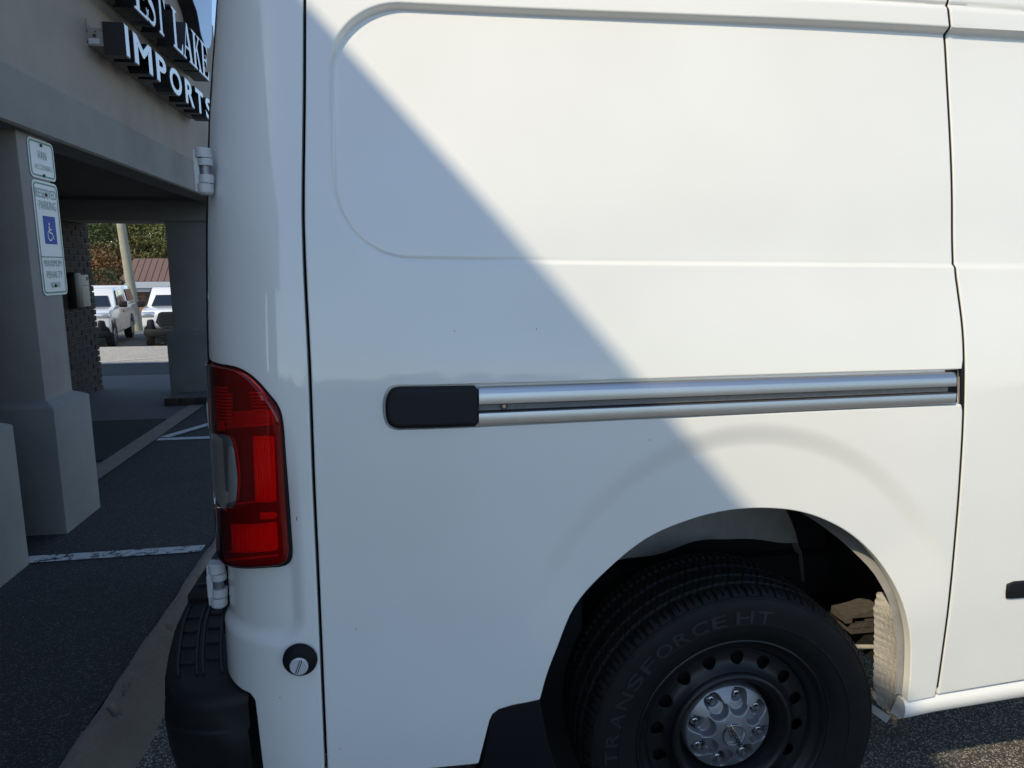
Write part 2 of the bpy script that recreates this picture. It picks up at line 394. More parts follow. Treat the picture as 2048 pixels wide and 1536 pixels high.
def fit(v, x0, y0, x1, y1):
    """scale a flat mesh into a box (keeps z)"""
    v = v.copy(); a = v.min(0); c = v.max(0)
    v[:, 0] = x0+(v[:, 0]-a[0])/max(c[0]-a[0], 1e-9)*(x1-x0); v[:, 1] = y0+(v[:, 1]-a[1])/max(c[1]-a[1], 1e-9)*(y1-y0)
    return v
EY, EZ, EX = np.array([0, 1., 0]), np.array([0, 0, 1.]), np.array([1., 0, 0])

# ---- channel letter rows
def letter(parent, x_back, x_front, v0f, y0, z0, y1, z1):
    """one channel letter: black can with a white face"""
    (bv, bf), (fv, ff) = v0f
    full = fit(bv, y0, z0, y1, z1); full[:, 2] = (full[:, 2]-full[:, 2].min())/(np.ptp(full[:, 2]))
    P = np.stack([x_back+(x_front-x_back)*full[:, 2], full[:, 0], full[:, 1]], 1)
    can = obj('letter', P, bf, LETTER_BLACK, parent)
    t = .006
    F2 = fit(fv, y0+t, z0+t, y1-t, z1-t)
    P = np.stack([np.full(len(F2), x_front+.003), F2[:, 0], F2[:, 1]], 1)
    obj('letter_face', P, ff, LETTER_WHITE, can)
XF = -1.571
s1 = thing('wall_sign', (-1.74, 4.82, 2.80), 'white-faced black block letters IMPORTS, the lower row on the tan wall', 'sign', 'letter signs on the building wall')
b = MB(); b.box((-1.781, 4.82, 2.805), (-1.69, 6.95, 2.905)); b.build('raceway', RACEWAY, s1)
b = MB(); b.box((-1.772, 4.815, 2.815), (-1.712, 4.8195, 2.845)); b.build('rating_label', LABEL, s1)
b = MB(); b.box((-1.781, 4.813, 2.90), (-1.770, 4.8195, 2.955)); b.box((-1.70, 4.813, 2.89), (-1.694, 4.8195, 2.94)); b.build('bracket', RACEWAY, s1)
b = MB()
b.tube((-1.737, 4.8195, 2.862), (-1.737, 4.812, 2.862), .009, n=10); b.tube((-1.731, 4.8195, 2.885), (-1.731, 4.815, 2.885), .004, n=8)
b.tube((-1.779, 4.8195, 2.885), (-1.779, 4.813, 2.885), .005, n=8); b.tube((-1.779, 4.8195, 2.825), (-1.779, 4.813, 2.825), .005, n=8)
b.build('bolt', BOLT, s1)
for ch, ya, yb in (('I', 4.815, 4.885), ('M', 4.955, 5.30), ('P', 5.37, 5.60), ('O', 5.66, 5.96), ('R', 6.04, 6.29), ('T', 6.33, 6.57), ('S', 6.63, 6.86)):
    letter(s1, -1.69, XF, (text_mesh(ch, .1, .030), text_mesh(ch, 0, .026)), ya, 2.754, yb, 2.942)
# serif glyph outlines in a unit box
def ribbon(pts, w):
    p = spl(pts, 8); d = np.gradient(p, axis=0); d /= np.linalg.norm(d, axis=1)[:, None]; n = np.stack([-d[:, 1], d[:, 0]], 1)
    ww = np.interp(np.linspace(0, 1, len(p)), np.linspace(0, 1, len(w)), w)[:, None]/2
    return [np.vstack([p+n*ww, (p-n*ww)[::-1]])]
G = {
 'E': [[(0, 0), (.92, 0), (1, .28), (.94, .28), (.78, .07), (.36, .07), (.36, .48), (.60, .48), (.68, .38), (.73, .38), (.73, .66), (.68, .66), (.60, .55), (.36, .55), (.36, .93), (.74, .93), (.88, .76), (.94, .76), (.90, 1), (0, 1), (0, .95), (.14, .92), (.14, .08), (0, .05)]],
 'T': [[(.28, 0), (.72, 0), (.72, .05), (.60, .08), (.60, .93), (.80, .93), (.94, .72), (1, .72), (.97, 1), (.03, 1), (0, .72), (.06, .72), (.20, .93), (.40, .93), (.40, .08), (.28, .05)]],
 'L': [[(0, 0), (.94, 0), (1, .30), (.94, .30), (.76, .07), (.36, .07), (.36, .92), (.50, .95), (.50, 1), (0, 1), (0, .95), (.14, .92), (.14, .08), (0, .05)]],
 'A': [[(0, 0), (.30, 0), (.30, .05), (.18, .07), (.26, .30), (.60, .30), (.68, .07), (.58, .05), (.58, 0), (1, 0), (1, .05), (.91, .07), (.56, 1), (.46, 1), (.10, .07), (0, .05)], [(.29, .37), (.43, .78), (.57, .37)]],
 'K': [[(0, 0), (.48, 0), (.48, .05), (.36, .08), (.36, .42), (.46, .53), (.72, .07), (.62, .05), (.62, 0), (1, 0), (1, .05), (.93, .07), (.58, .64), (.82, .92), (.94, .95), (.94, 1), (.60, 1), (.60, .95), (.70, .92), (.36, .52), (.36, .92), (.48, .95), (.48, 1), (0, 1), (0, .95), (.14, .92), (.14, .08), (0, .05)]],
 'S': ribbon([(.86, .76), (.74, .94), (.45, .96), (.18, .86), (.16, .68), (.42, .54), (.72, .43), (.86, .26), (.76, .08), (.48, .035), (.2, .08), (.08, .27)], [.05, .07, .09, .14, .19, .2, .2, .17, .12, .08, .07, .05]),
 'W': [[(.25, 0), (.34, 0), (.52, .66), (.70, 0), (.79, 0), (.94, .92), (1, .95), (1, 1), (.80, 1), (.80, .95), (.88, .92), (.77, .25), (.60, .9), (.50, .9), (.32, .25), (.20, .92), (.28, .95), (.28, 1), (0, 1), (0, .95), (.06, .92)]],
}
s2 = thing('wall_sign', (-1.74, 5.0, 3.09), 'white-faced black serif letters WEST LAKE, the upper row on the tan wall', 'sign', 'letter signs on the building wall')
b = MB(); b.box((-1.781, 4.62, 3.17), (-1.69, 6.95, 3.27)); b.build('raceway', RACEWAY, s2)
for ch, ya, yb in (('W', 4.60, 4.98), ('E', 5.03, 5.31), ('S', 5.25, 5.45), ('T', 5.44, 5.68), ('L', 5.82, 6.08), ('A', 6.07, 6.35), ('K', 6.34, 6.60), ('E', 6.60, 6.84)):
    letter(s2, -1.69, XF, (outline_mesh(G[ch], .1), outline_mesh(G[ch], 0, -.006)), ya, 3.093, yb, 3.38)
# logo cabinet higher on the wall
lg = thing('logo_sign', (-1.70, 7.2, 3.2), 'black cabinet sign with curved edge and glossy blue face above the letters', 'sign')
lo = spl([(6.35, 4.12), (6.6, 3.90), (6.82, 3.74), (6.92, 3.69), (6.98, 3.60), (7.02, 3.52), (7.15, 3.46), (7.30, 3.48), (7.42, 3.60), (7.50, 3.85), (7.52, 4.1), (7.1, 4.18), (6.6, 4.18)], 5, True)
b = MB(); b.prism([(p[0], p[1]) for p in lo], (-1.781, 0, 0), EY, EZ, EX, .12); b.build('cabinet', LETTER_BLACK, lg)
ins = lo.mean(0)+(lo-lo.mean(0))*.95
b = MB(); b.prism([(p[0], p[1]) for p in ins], (-1.661, 0, 0), EY, EZ, EX, .006); b.build('face', LOGO_FACE, lg)

# ---- parking signs on the column
SX = -1.808
def psign(y0, z0, y1, z1, label, rad=.03):
    t = thing('parking_sign', (SX, (y0+y1)/2, z0), label, 'sign', 'parking signs on the column')
    b = MB(); p = rrect(y0, z0, y1, z1, rad, 5); b.prism(p, (SX, 0, 0), EY, EZ, EX, .003); b.build('plate', SIGN_WHITE, t)
    m1, m2 = .010, .018
    v, f = outline_mesh([rrect(y0+m1, z0+m1, y1-m1, z1-m1, rad-.006, 5), rrect(y0+m2, z0+m2, y1-m2, z1-m2, rad-.012, 5)])
    obj('border', np.stack([np.full(len(v), SX+.0045), v[:, 0], v[:, 1]], 1), f, SIGN_GREEN, t)
    return t
def stext(t, s, y0, z0, y1, z1, m=SIGN_TEXT, offs=-.006):
    v, f = text_mesh(s, 0, offs); v = fit(v, y0, z0, y1, z1)
    obj('lettering', np.stack([np.full(len(v), SX+.0045), v[:, 0], v[:, 1]], 1), f, m, t)
def sbolt(t, y, z):
    b = MB(); b.tube((SX+.003, y, z), (SX+.010, y, z), .009, .007, 8); b.build('bolt', BOLT, t)
h = lambda x, y: hit(x, y, 0, SX+.003)
a, c = h(53.5, 275), h(107, 355); y0, y1 = a[1], h(104, 300)[1]+.012
zt = h(60, 273)[2]; zb = h(85, 358)[2]
t = psign(y0, zb, y1, zt, 'small white sign reading VAN ACCESSIBLE with green border on column')
w = y1-y0; hh = zt-zb
stext(t, 'VAN', y0+w*.33, zb+hh*.50, y0+w*.68, zb+hh*.72); stext(t, 'ACCESSIBLE', y0+w*.18, zb+hh*.24, y0+w*.86, zb+hh*.36)
sbolt(t, y0+w*.5, zb+hh*.86); sbolt(t, y0+w*.5, zb+hh*.09)
zt2 = zb-.012; zb2 = h(110, 590)[2]
t = psign(y0+.0, zb2, y1+.0, zt2, 'tall white RESERVED PARKING sign with blue wheelchair symbol on column')
hh = zt2-zb2
stext(t, 'RESERVED', y0+w*.09, zb2+hh*.855, y0+w*.91, zb2+hh*.935); stext(t, 'PARKING', y0+w*.18, zb2+hh*.755, y0+w*.86, zb2+hh*.83)
b = MB(); b.box((SX+.003, y0+w*.28, zb2+hh*.455), (SX+.0045, y0+w*.76, zb2+hh*.70)); b.build('blue_panel', SIGN_BLUE, t)
# wheelchair symbol
cy, cz, q = y0+w*.50, zb2+hh*.55, w*.40
def strip(pts, wd): return ribbon(pts, [wd, wd])[0]
arc = [(cy-.02*0+.21*q*math.cos(tt)-.04*q, cz-.10*q+.24*q*math.sin(tt)) for tt in np.radians(np.linspace(115, 335, 12))]
loops = [strip(arc, .055*q), strip([(cy-.06*q, cz+.34*q), (cy-.05*q, cz+.12*q), (cy-.03*q, cz+.0*q)], .10*q)]
loops += [strip([(cy-.03*q, cz+.02*q), (cy+.1*q, cz+.015*q), (cy+.18*q, cz+.0*q)], .07*q), strip([(cy+.18*q, cz+.0*q), (cy+.27*q, cz-.18*q), (cy+.31*q, cz-.28*q)], .07*q), strip([(cy-.05*q, cz+.18*q), (cy+.06*q, cz+.18*q), (cy+.14*q, cz+.18*q)], .06*q)]
loops += [[(cy-.06*q+.065*q*math.cos(tt), cz+.44*q+.065*q*math.sin(tt)) for tt in np.linspace(0, 2*math.pi, 12, endpoint=False)]]
mm = MB()
for i, lp in enumerate(loops):
    v, f = outline_mesh([lp]); mm.add(np.stack([np.full(len(v), SX+.0052+i*.0003), v[:, 0], v[:, 1]], 1), f)
mm.build('wheelchair_symbol', SIGN_WHITE, t)
b = MB(); b.box((SX+.0032, y0+.014, zb2+hh*.335), (SX+.0045, y1-.014, zb2+hh*.345)); b.build('divider', SIGN_GREEN, t)
stext(t, 'MAXIMUM', y0+w*.15, zb2+hh*.255, y0+w*.85, zb2+hh*.315); stext(t, 'PENALTY', y0+w*.20, zb2+hh*.155, y0+w*.84, zb2+hh*.215); stext(t, '$250', y0+w*.33, zb2+hh*.06, y0+w*.70, zb2+hh*.115)
sbolt(t, y0+w*.5, zb2+hh*.885); sbolt(t, y0+w*.5, zb2+hh*.085)
# wall box on the bricks
q0, q1 = hit(147, 550, 0, -3.39), hit(172, 612, 0, -3.39)
t = thing('wall_box', (-3.39, q0[1], q1[2]), 'beige metal intercom box with dark hood mounted on the brick wall', 'box')
b = MB(); b.box((-3.40, q0[1], q1[2]), (-3.335, q1[1], q0[2])); b.build('cabinet', BOX_BEIGE, t, bevel=.006)
b = MB(); b.box((-3.40, q0[1]-.19, q1[2]-.01), (-3.30, q0[1]-.012, q0[2]+.03)); b.build('hood', DARK_BOX, t, bevel=.03)
b = MB(); b.box((-3.336, q1[1]-.06, q0[2]-.06), (-3.331, q1[1]-.02, q0[2]-.02)); b.box((-3.336, q0[1]+.01, q0[2]-.115), (-3.333, q1[1]-.01, q0[2]-.11)); b.build('display', DARK_BOX, t)

# ================================================================== VAN
van = thing('cargo_van', (.80, 2.46, 0), 'white high-roof cargo van parked close, its rear side half in building shadow', 'van')
ZD = [.30, .42, .68, .94, 1.12, 1.28, 1.36, 1.45, 1.52, 1.77, 2.0, 2.2, 2.4]
YD = [1.476, 1.468, 1.46, 1.463, 1.473, 1.49, 1.505, 1.53, 1.548, 1.588, 1.622, 1.655, 1.70]
ZR = [.30, .40, .47, .81, 1.05, 1.28, 1.36, 1.47, 1.585, 1.66, 1.88, 2.09, 2.4]
YR = [1.48, 1.475, 1.475, 1.49, 1.50, 1.515, 1.525, 1.535, 1.55, 1.57, 1.64, 1.71, 1.83]
zz = np.linspace(.1, 2.6, 1001)
def smooth_tab(a, c):
    y = np.interp(zz, a, c, left=c[0])
    y[zz > a[-1]] = c[-1]+(zz[zz > a[-1]]-a[-1])*(c[-1]-c[-2])/(a[-1]-a[-2])
    kx = np.exp(-.5*(np.arange(-60, 61)/18.)**2); kx /= kx.sum()
    return np.convolve(np.pad(y, 60, 'edge'), kx, 'valid')
TD, TR = smooth_tab(ZD, YD), smooth_tab(ZR, YR)
def prof_y(X, Z):
    kf = np.clip((1.33-X)/1.52, 0, 1); kf = kf*kf*(3-2*kf)
    return np.interp(Z, zz, TD)*(1-kf)+np.interp(Z, zz, TR)*kf
XC, RC = -.22, .213
def kx_(Z): return np.interp(Z, [1.25, 1.35, 1.5, 1.65, 1.85, 2.06, 2.35], [1.0, 1.0, .975, .955, .940, .890, .83])
def surf_y(X, Z):
    s = np.clip((XC-X)/(RC*kx_(Z)), 0, 1)
    return prof_y(X, Z)+np.where(X < XC-RC*kx_(Z), 9, RC*(1-np.sqrt(1-s*s)))
def uz(px, py):
    """pixel of a traced outline -> (u, z) on the body side; u runs round the rear corner"""
    d = ray(px, py); t = np.linspace(1.2, 2.4, 5000)/d[1]; p = EYE[None]+t[:, None]*d
    fv = p[:, 1]-surf_y(p[:, 0], p[:, 2]); i = int(np.argmax(fv > 0))
    if fv[i] <= 0:
        j = int(np.argmin(np.abs(p[:, 1]-1.68))); return np.array([XC-RC*math.radians(80), p[j, 2]])
    x = p[i, 0]; u = x if x > XC else XC-RC*math.asin(min(1, (XC-x)/(RC*float(kx_(p[i, 2])))))
    return np.array([u, p[i, 2]])
def UZ(pts): return np.array([uz(*p) for p in pts])
sst = lambda a, c, x: (lambda q: q*q*(3-2*q))(np.clip((x-a)/(c-a), 0, 1))
def rbox_sdf(X, Z, x0, z0, x1, z1, r):
    cx, cz, hx, hz = (x0+x1)/2, (z0+z1)/2, (x1-x0)/2-r, (z1-z0)/2-r
    dx, dz = np.abs(X-cx)-hx, np.abs(Z-cz)-hz
    return np.hypot(np.maximum(dx, 0), np.maximum(dz, 0))+np.minimum(np.maximum(dx, dz), 0)-r
def disp(U, Z):
    """inward relief of the pressed panels"""
    zt = 2.077-(U-.05)*.0105
    s = rbox_sdf(U, Z-(zt-2.077), -.137, 1.506, 6.0, 2.079, .165)
    dep = .0060+.0150*sst(1.62, 2.06, Z); wd = .010+.007*sst(1.75, 2.06, Z)
    d = dep*sst(.0, -1., s/wd)+.0033*np.exp(-((s+.0085)/.0042)**2)*sst(2.03, 1.9, Z)*(.35+.65*sst(.40, .05, U))
    # upper feature line
    zl = 2.118-(U-1.1)*.012
    d = d+.006*np.exp(-((Z-zl)/.0055)**2)*sst(.3, .9, U)
    # swage round the wheel arch
    r = np.hypot((U-.795)*1.0, (Z-.455)*.80)
    ang = np.degrees(np.arctan2(Z-.455, U-.795))
    fade = sst(18, 48, ang)*sst(166, 138, ang)
    rr = np.hypot((U-.795)/.555, (Z-.50)/.62)
    d = d+.0100*sst(1.045, .945, rr)*fade
    # scoop below the tail lamp
    s3 = rbox_sdf(U, Z, -.75, .70, -.235, 1.40, .05)
    d = d+.013*sst(.018, -.018, s3)*sst(1.22, .98, Z)
    # shallow recess round the fuel of the track
    return d
def pos_body(U, Z, inw):
    th = np.clip((XC-U)/RC, 0, 2.2); Xb = np.where(U > XC, U, XC-RC*np.sin(np.minimum(th, np.pi/2)))
    nx, ny = np.sin(th), np.cos(th)               # inward normal in plan
    Y0 = prof_y(np.maximum(U, XC), Z)
    X = np.where(U > XC, U, XC-RC*kx_(Z)*np.sin(th)); Y = np.where(U > XC, Y0, Y0+RC*(1-np.cos(th)))
    return np.stack([X+nx*inw, Y+ny*inw, Z], -1)
def pos_panel(U, Z, inw): return pos_body(U, Z, inw+disp(U, Z))

def ccw(p): return p if np.sum(p[:, 0]*np.roll(p[:, 1], -1)-np.roll(p[:, 0], -1)*p[:, 1]) > 0 else p[::-1]
def near_poly(P, loops):
    """signed distance (inside negative), nearest outward normal"""
    best = np.full(len(P), 1e9); nrm = np.zeros((len(P), 2)); near = np.zeros((len(P), 2)); ins = np.zeros(len(P), bool)
    for li, lp in enumerate(loops):
        a = np.asarray(lp); c = np.roll(a, -1, 0)
        area = .5*np.sum(a[:, 0]*c[:, 1]-c[:, 0]*a[:, 1]); sg = (1 if area > 0 else -1)*(1 if li == 0 else -1)
        for p0, p1 in zip(a, c):
            e = p1-p0; L2 = e@e
            if L2 < 1e-14: continue
            t = np.clip(((P-p0)@e)/L2, 0, 1); q = p0+t[:, None]*e; d = np.hypot(*(P-q).T)
            m = d < best; best[m] = d[m]; near[m] = q[m]; nrm[m] = np.array([e[1], -e[0]])/math.sqrt(L2)*sg
            cr = ((p0[1] > P[:, 1]) != (p1[1] > P[:, 1]))
            if e[1] != 0:
                ins ^= cr & (P[:, 0] < p0[0]+(P[:, 1]-p0[1])*e[0]/e[1])
    return np.where(ins, -best, best), near, nrm
def panel(name, loops, m, parent, h=.006, r=.003, depth=.02, pos=pos_panel, lift=0., flat=False, smooth=True):
    """sheet cut to outlines in (u,z), edges rolled inwards; pos maps (u,z,inward) to space"""
    o = np.asarray(loops[0]); a = o.min(0)-h; c = o.max(0)+h
    nu, nz = int((c[0]-a[0])/h)+2, int((c[1]-a[1])/h)+2
    gu, gz = np.meshgrid(a[0]+h*np.arange(nu), a[1]+h*np.arange(nz), indexing='ij')
    cu, cz = gu[:-1, :-1]+h/2, gz[:-1, :-1]+h/2
    sd, _, _ = near_poly(np.stack([cu.ravel(), cz.ravel()], 1), loops)
    keep = (sd < -r*.6).reshape(cu.shape)
    idx = np.arange(nu*nz).reshape(nu, nz)
    quads = np.stack([idx[:-1, :-1], idx[1:, :-1], idx[1:, 1:], idx[:-1, 1:]], -1)[keep]
    used = np.unique(quads); remap = np.full(nu*nz, -1); remap[used] = np.arange(len(used)); quads = remap[quads]
    P = np.stack([gu.ravel()[used], gz.ravel()[used]], 1)
    e = np.concatenate([quads[:, [i, (i+1) % 4]] for i in range(4)])
    key = np.sort(e, 1); kk = key[:, 0]*10**7+key[:, 1]
    _, inv, cnt = np.unique(kk, return_inverse=True, return_counts=True)
    be = e[cnt[inv] == 1]; bv = np.unique(be)
    _, q, n = near_poly(P[bv], loops)
    P[bv] = q-n*r
    V = [pos(P[:, 0], P[:, 1], np.full(len(P), -lift))]; F = [quads]
    loc = np.full(len(P), -1); loc[bv] = np.arange(len(bv)); base = len(P); prev = bv
    for (oo, ii) in ((.38*r, .076*r), (.707*r, .293*r), (.924*r, .62*r), (r, r), (r, r+depth)):
        V.append(pos(P[bv, 0]+n[:, 0]*oo, P[bv, 1]+n[:, 1]*oo, np.full(len(bv), ii-lift)))
        cur = base+np.arange(len(bv)); ia, ib = loc[be[:, 0]], loc[be[:, 1]]
        F.append(np.stack([prev[ib], prev[ia], cur[ia], cur[ib]], 1)); prev = cur; base += len(bv)
    return obj(name, np.concatenate(V), np.concatenate(F), m, parent, smooth=smooth, angle=50)

GAP = .0034
seamR = [(609, 0), (608.3, 180), (606, 375), (606.3, 450), (610, 560), (616, 680), (620, 770), (627, 960), (637, 1180), (649.7, 1479), (652, 1536)]
seamD = [(1898, 20), (1902, 60), (1905.5, 115), (1909, 300), (1911, 525), (1916, 575), (1925.5, 650), (1929, 720), (1927, 850), (1918, 1000), (1900, 1200), (1880, 1350), (1873, 1393)]
SR = spl(UZ(seamR), 5); SD_ = spl(UZ(seamD), 5)
SR = np.vstack([[(SR[0, 0]+.004, 2.34)], SR, [(SR[-1, 0], .385)]])
SD_ = np.vstack([[(SD_[0, 0]-.003, 2.34)], SD_])
ZBOT = .388
# --- main side panel with wheel arch and the slot of the door track
arch = spl(UZ([(1080, 1400), (1094, 1350), (1113.4, 1300), (1151, 1217), (1216.6, 1144.6), (1296, 1081), (1380.7, 1043.8), (1455.7, 1025), (1526, 1019.4), (1596, 1025), (1657, 1043.8), (1713.5, 1076.6), (1765, 1128), (1803, 1196), (1820, 1270), (1821, 1340), (1816, 1400)]), 5)
slot_top = UZ([(1924, 738.5), (1700, 744.5), (1440, 753), (1200, 761.5), (957, 768), (860, 771), (800, 771.5)])
slot_end = spl(UZ([(792, 772), (777, 778), (768, 797), (766.5, 818), (769, 838), (778, 854), (795, 859.5)]), 4)
slot_bot = UZ([(860, 857.5), (957, 854), (1200, 842), (1440, 830.5), (1700, 818.5), (1923, 808.5)])
flap_top = UZ([(1080, 1400), (1052, 1406), (1025, 1411), (998, 1419), (985, 1429), (979, 1442), (957, 1528)])
sd_r = SD_.copy(); sd_r[:, 0] -= GAP
zt, zb_ = slot_top[0, 1], slot_bot[-1, 1]
up_part = sd_r[sd_r[:, 1] > zt+.002]; lo_part = sd_r[(sd_r[:, 1] < zb_-.002)]
srr = SR.copy(); srr[:, 0] += GAP
outer = np.vstack([srr[::-1], up_part, slot_top, slot_end, slot_bot, lo_part[lo_part[:, 1] > .412],
                   [(1.318, .412), (arch[-1, 0], .404)], arch[::-1], flap_top[1:], [(srr[-1, 0], flap_top[-1, 1]+.005)]])
outer = outer[::-1]
panel('side_panel', [outer], PAINT, van, h=.0027)
# --- rear quarter panel, cut for lamp and bumper
srl = SR.copy(); srl[:, 0] -= GAP
cut = UZ([(525.7, 1536), (516.5, 1458), (509.5, 1400), (500, 1387), (481.7, 1378), (463, 1358), (451.6, 1319)])
lamp = spl(UZ([(442.5, 729), (470.6, 734), (497, 747), (519, 766), (538, 788), (554, 808), (563, 830), (567, 862), (570, 919), (574.5, 997), (580, 1075), (582, 1108), (577, 1128), (562, 1136), (530, 1138.5), (474, 1139), (455, 1136)]), 4)
UL = XC-RC*math.radians(97)
ucut = XC-RC*math.radians(88)
outer = np.vstack([[(UL, 2.34)], [(UL, lamp[0, 1]+.004)], lamp, [(UL, lamp[-1, 1]-.004)], [(ucut, .62)], cut[::-1], [(cut[0, 0], srl[-1, 1]-.005)], srl[::-1]])
panel('rear_quarter_panel', [outer[::-1]], PAINT, van, h=.006)
# --- sliding door and sill
sdl = SD_.copy(); sdl[:, 0] += GAP
sdl = sdl[sdl[:, 1] > .425]
outer = np.vstack([sdl, [(sdl[-1, 0]-.001, .419), (1.6, .4365), (2.45, .447), (2.45, 2.34)]])
door = panel('sliding_door', [outer], PAINT, van, h=.006, r=.002)
s_ = SD_[SD_[:, 1] > .43]
panel('door_gap_seal', [ccw(np.vstack([s_+np.array([-GAP-.004, 0]), (s_+np.array([GAP*.95, 0]))[::-1]]))], BLACK_SEAL, van, h=.004, r=.0005, depth=.004, pos=lambda U, Z, i: pos_panel(U, Z, i+.0030))
gd = rrect(1.483, .670, 2.2, .716, .008, 5)
panel('door_guard', [gd], BLACK_PLASTIC, door, h=.02, r=.004, depth=.004, lift=.006)
b = MB()
secs = [(1.240, 0.0), (1.26, 0.0), (1.33, .008), (1.58, .022), (2.0, .030), (2.45, .034)]
pr_ = [(1.500, .405), (1.478, .404), (1.470, .392), (1.468, .378), (1.472, .362), (1.484, .350), (1.52, .345)]
k = len(pr_); v = [(x, y, z+dz) for x, dz in secs for (y, z) in pr_]
f = [(i*k+j, i*k+j+1, (i+1)*k+j+1, (i+1)*k+j) for i in range(len(secs)-1) for j in range(k-1)] + [tuple(range(k))]
b.add(v, f); b.build('sill', PAINT, van, smooth=True, angle=50)
# --- dark backing behind the gaps
archb = arch.copy(); ac = np.array([.795, .5]); archb = ac+(archb-ac)*1.03
back = np.vstack([[(UL+.01, 2.33), (2.44, 2.33), (2.44, .46), (1.30, .42)], archb[::-1], [(.285, .42), (-.19, .41), (-.29, .43), (ucut+.06, .66)]])
panel('inner_seal_panel', [back[::-1]], BLACK_SEAL, van, h=.02, r=.001, depth=.001, pos=lambda U, Z, i: pos_body(U, Z, i+.027))
# --- roof, far side, floor and nose close the body
def loft(name, stations, m, parent, caps=True):
    b = MB(); k = len(stations[0]); v = [p for s in stations for p in s]
    f = [(i*k+j, i*k+(j+1) % k, (i+1)*k+(j+1) % k, (i+1)*k+j) for i in range(len(stations)-1) for j in range(k)]
    if caps: f += [tuple(range(k))[::-1], tuple(range((len(stations)-1)*k, len(stations)*k))]
    b.add(v, f); return b.build(name, m, parent, smooth=True, angle=35)
st = []
for X in (-.33, 0, .5, 1.0, 1.5, 2.44):
    y = float(pos_body(np.array([X]), np.array([2.32]), 0)[0, 1]) if X > -.3 else 1.85
    st.append([(X, y+.005, 2.32), (X, y+.03, 2.44), (X, y+.14, 2.56), (X, 2.1, 2.63), (X, 2.8, 2.63), (X, 3.2, 2.56), (X, 3.32, 2.44), (X, 3.36, 2.32)])
loft('roof', st, PAINT, van)
b = MB(); b.box((-.40, 3.40, .40), (2.44, 3.46, 2.32)); b.build('far_side_panel', PAINT, van)
sh = [(1.47, .42), (1.46, .9), (1.50, 1.3), (1.56, 1.6), (1.70, 2.32), (2.0, 2.6), (2.92, 2.6), (3.22, 2.32), (3.36, 1.6), (3.42, 1.3), (3.46, .9), (3.45, .42)]
nose = [[(2.456, y, z) for y, z in sh], [(3.0, y, z) for y, z in sh], [(3.7, 2.46+(y-2.46)*.97, min(z, 1.25+(z-1.25)*.62) if z > 1.25 else z) for y, z in sh],
        [(4.1, 2.46+(y-2.46)*.97, min(z, 1.32)) for y, z in sh], [(5.0, 2.46+(y-2.46)*.94, min(z, 1.12)) for y, z in sh]]
loft('cab', nose, PAINT, van)
b = MB(); b.box((-.36, 1.96, .46), (4.0, 3.38, .60)); b.box((.16, 2.0, .30), (1.42, 2.03, 1.0)); b.box((.18, 1.765, .01), (.47, 1.785, .64)); b.box((.20, 1.90, .10), (.50, 1.99, .60)); b.box((1.29, 1.60, .40), (2.44, 3.3, .455)); b.box((1.34, 1.55, .40), (1.36, 2.0, 1.0)); b.box((-.34, 1.62, .43), (.18, 2.0, .46))  # upright black plates are added as the shade inside the wheel well
b.build('underbody_and_shade_plates', UNDER, van)
# --- wheel tub: dusty liner behind the arch
tub = MB(); ar = spl(arch, 1); n = len(ar); deep = []
for i, (x, z) in enumerate(ar):
    a = math.degrees(math.atan2(z-.5, x-.795)); 
    deep.append(np.interp(a, [-20, 5, 26, 36, 52, 68, 80, 180], [.001, .001, .003, .015, .10, .36, .46, .46]) if a > -60 else .48)
v = []; f = []; KN = 10
for i, (x, z) in enumerate(ar):
    q = ac+(np.array([x, z])-ac)*1.012
    for j in range(KN+1):
        y = 1.492+deep[i]*j/KN*(1+.04*math.sin(i*1.3)); bulge = 1-.05*(j/KN)**2
        p = ac+(q-ac)*bulge; v.append((p[0], y, p[1]))
f = [(i*(KN+1)+j, i*(KN+1)+j+1, (i+1)*(KN+1)+j+1, (i+1)*(KN+1)+j) for i in range(n-1) for j in range(KN)]
tub.add(v, f)
xs = np.linspace(.28, 1.24, 60); topz = np.interp(xs, ar[:, 0], ar[:, 1]); 
low = .635+.010*np.sin(xs*9)+.003*np.sin(xs*31)+.035*sst(.70, .95, xs)-.06*np.clip(xs-1.0, 0, 1)
n0 = len(tub.v); v = []
for x, t, l in zip(xs, topz, low):
    l = min(l, t); v += [(x, 1.955, t+.01), (x, 1.95, (t+l)/2), (x, 1.94, l), (x, 1.985, l-.01)]
tub.add(v, [(4*i+j, 4*i+j+1, 4*i+j+5, 4*i+j+4) for i in range(len(xs)-1) for j in range(3)])
tub.build('wheel_liner', LINER, van, smooth=True, angle=50)
# mud-caked strip at the front edge of the arch
v = []; f = []; NZ, NY = 110, 30
for i in range(NZ+1):
    z = .665-(.665-.335)*i/NZ; xa = np.interp(z, arch[-12:, 1][::-1], arch[-12:, 0][::-1])
    wid = np.interp(z, [.335, .40, .50, .58, .62, .645, .665], [.078, .080, .083, .078, .073, .068, .064])
    in0 = 1.492; y_in = in0+wid+.0015*math.sin(i*.9)+rng.normal(0, .0006); y_out = in0+max(0, (z-.585)/.08)**1.4*.060
    for j in range(NY+1):
        t = j/NY; y = y_out+(y_in-y_out)*t
        x = xa-.001-.022*t**2+.0012*math.sin(t*40+z*60+math.sin(z*190))*t*(1-t)*2+rng.normal(0, .0004)
        if z < .40: x += (.40-z)*.25
        v.append((x, y, z))
f = [(i*(NY+1)+j, i*(NY+1)+j+1, (i+1)*(NY+1)+j+1, (i+1)*(NY+1)+j) for i in range(NZ) for j in range(NY)]
obj('muddy_liner_edge', v, f, DUST, van, smooth=True)
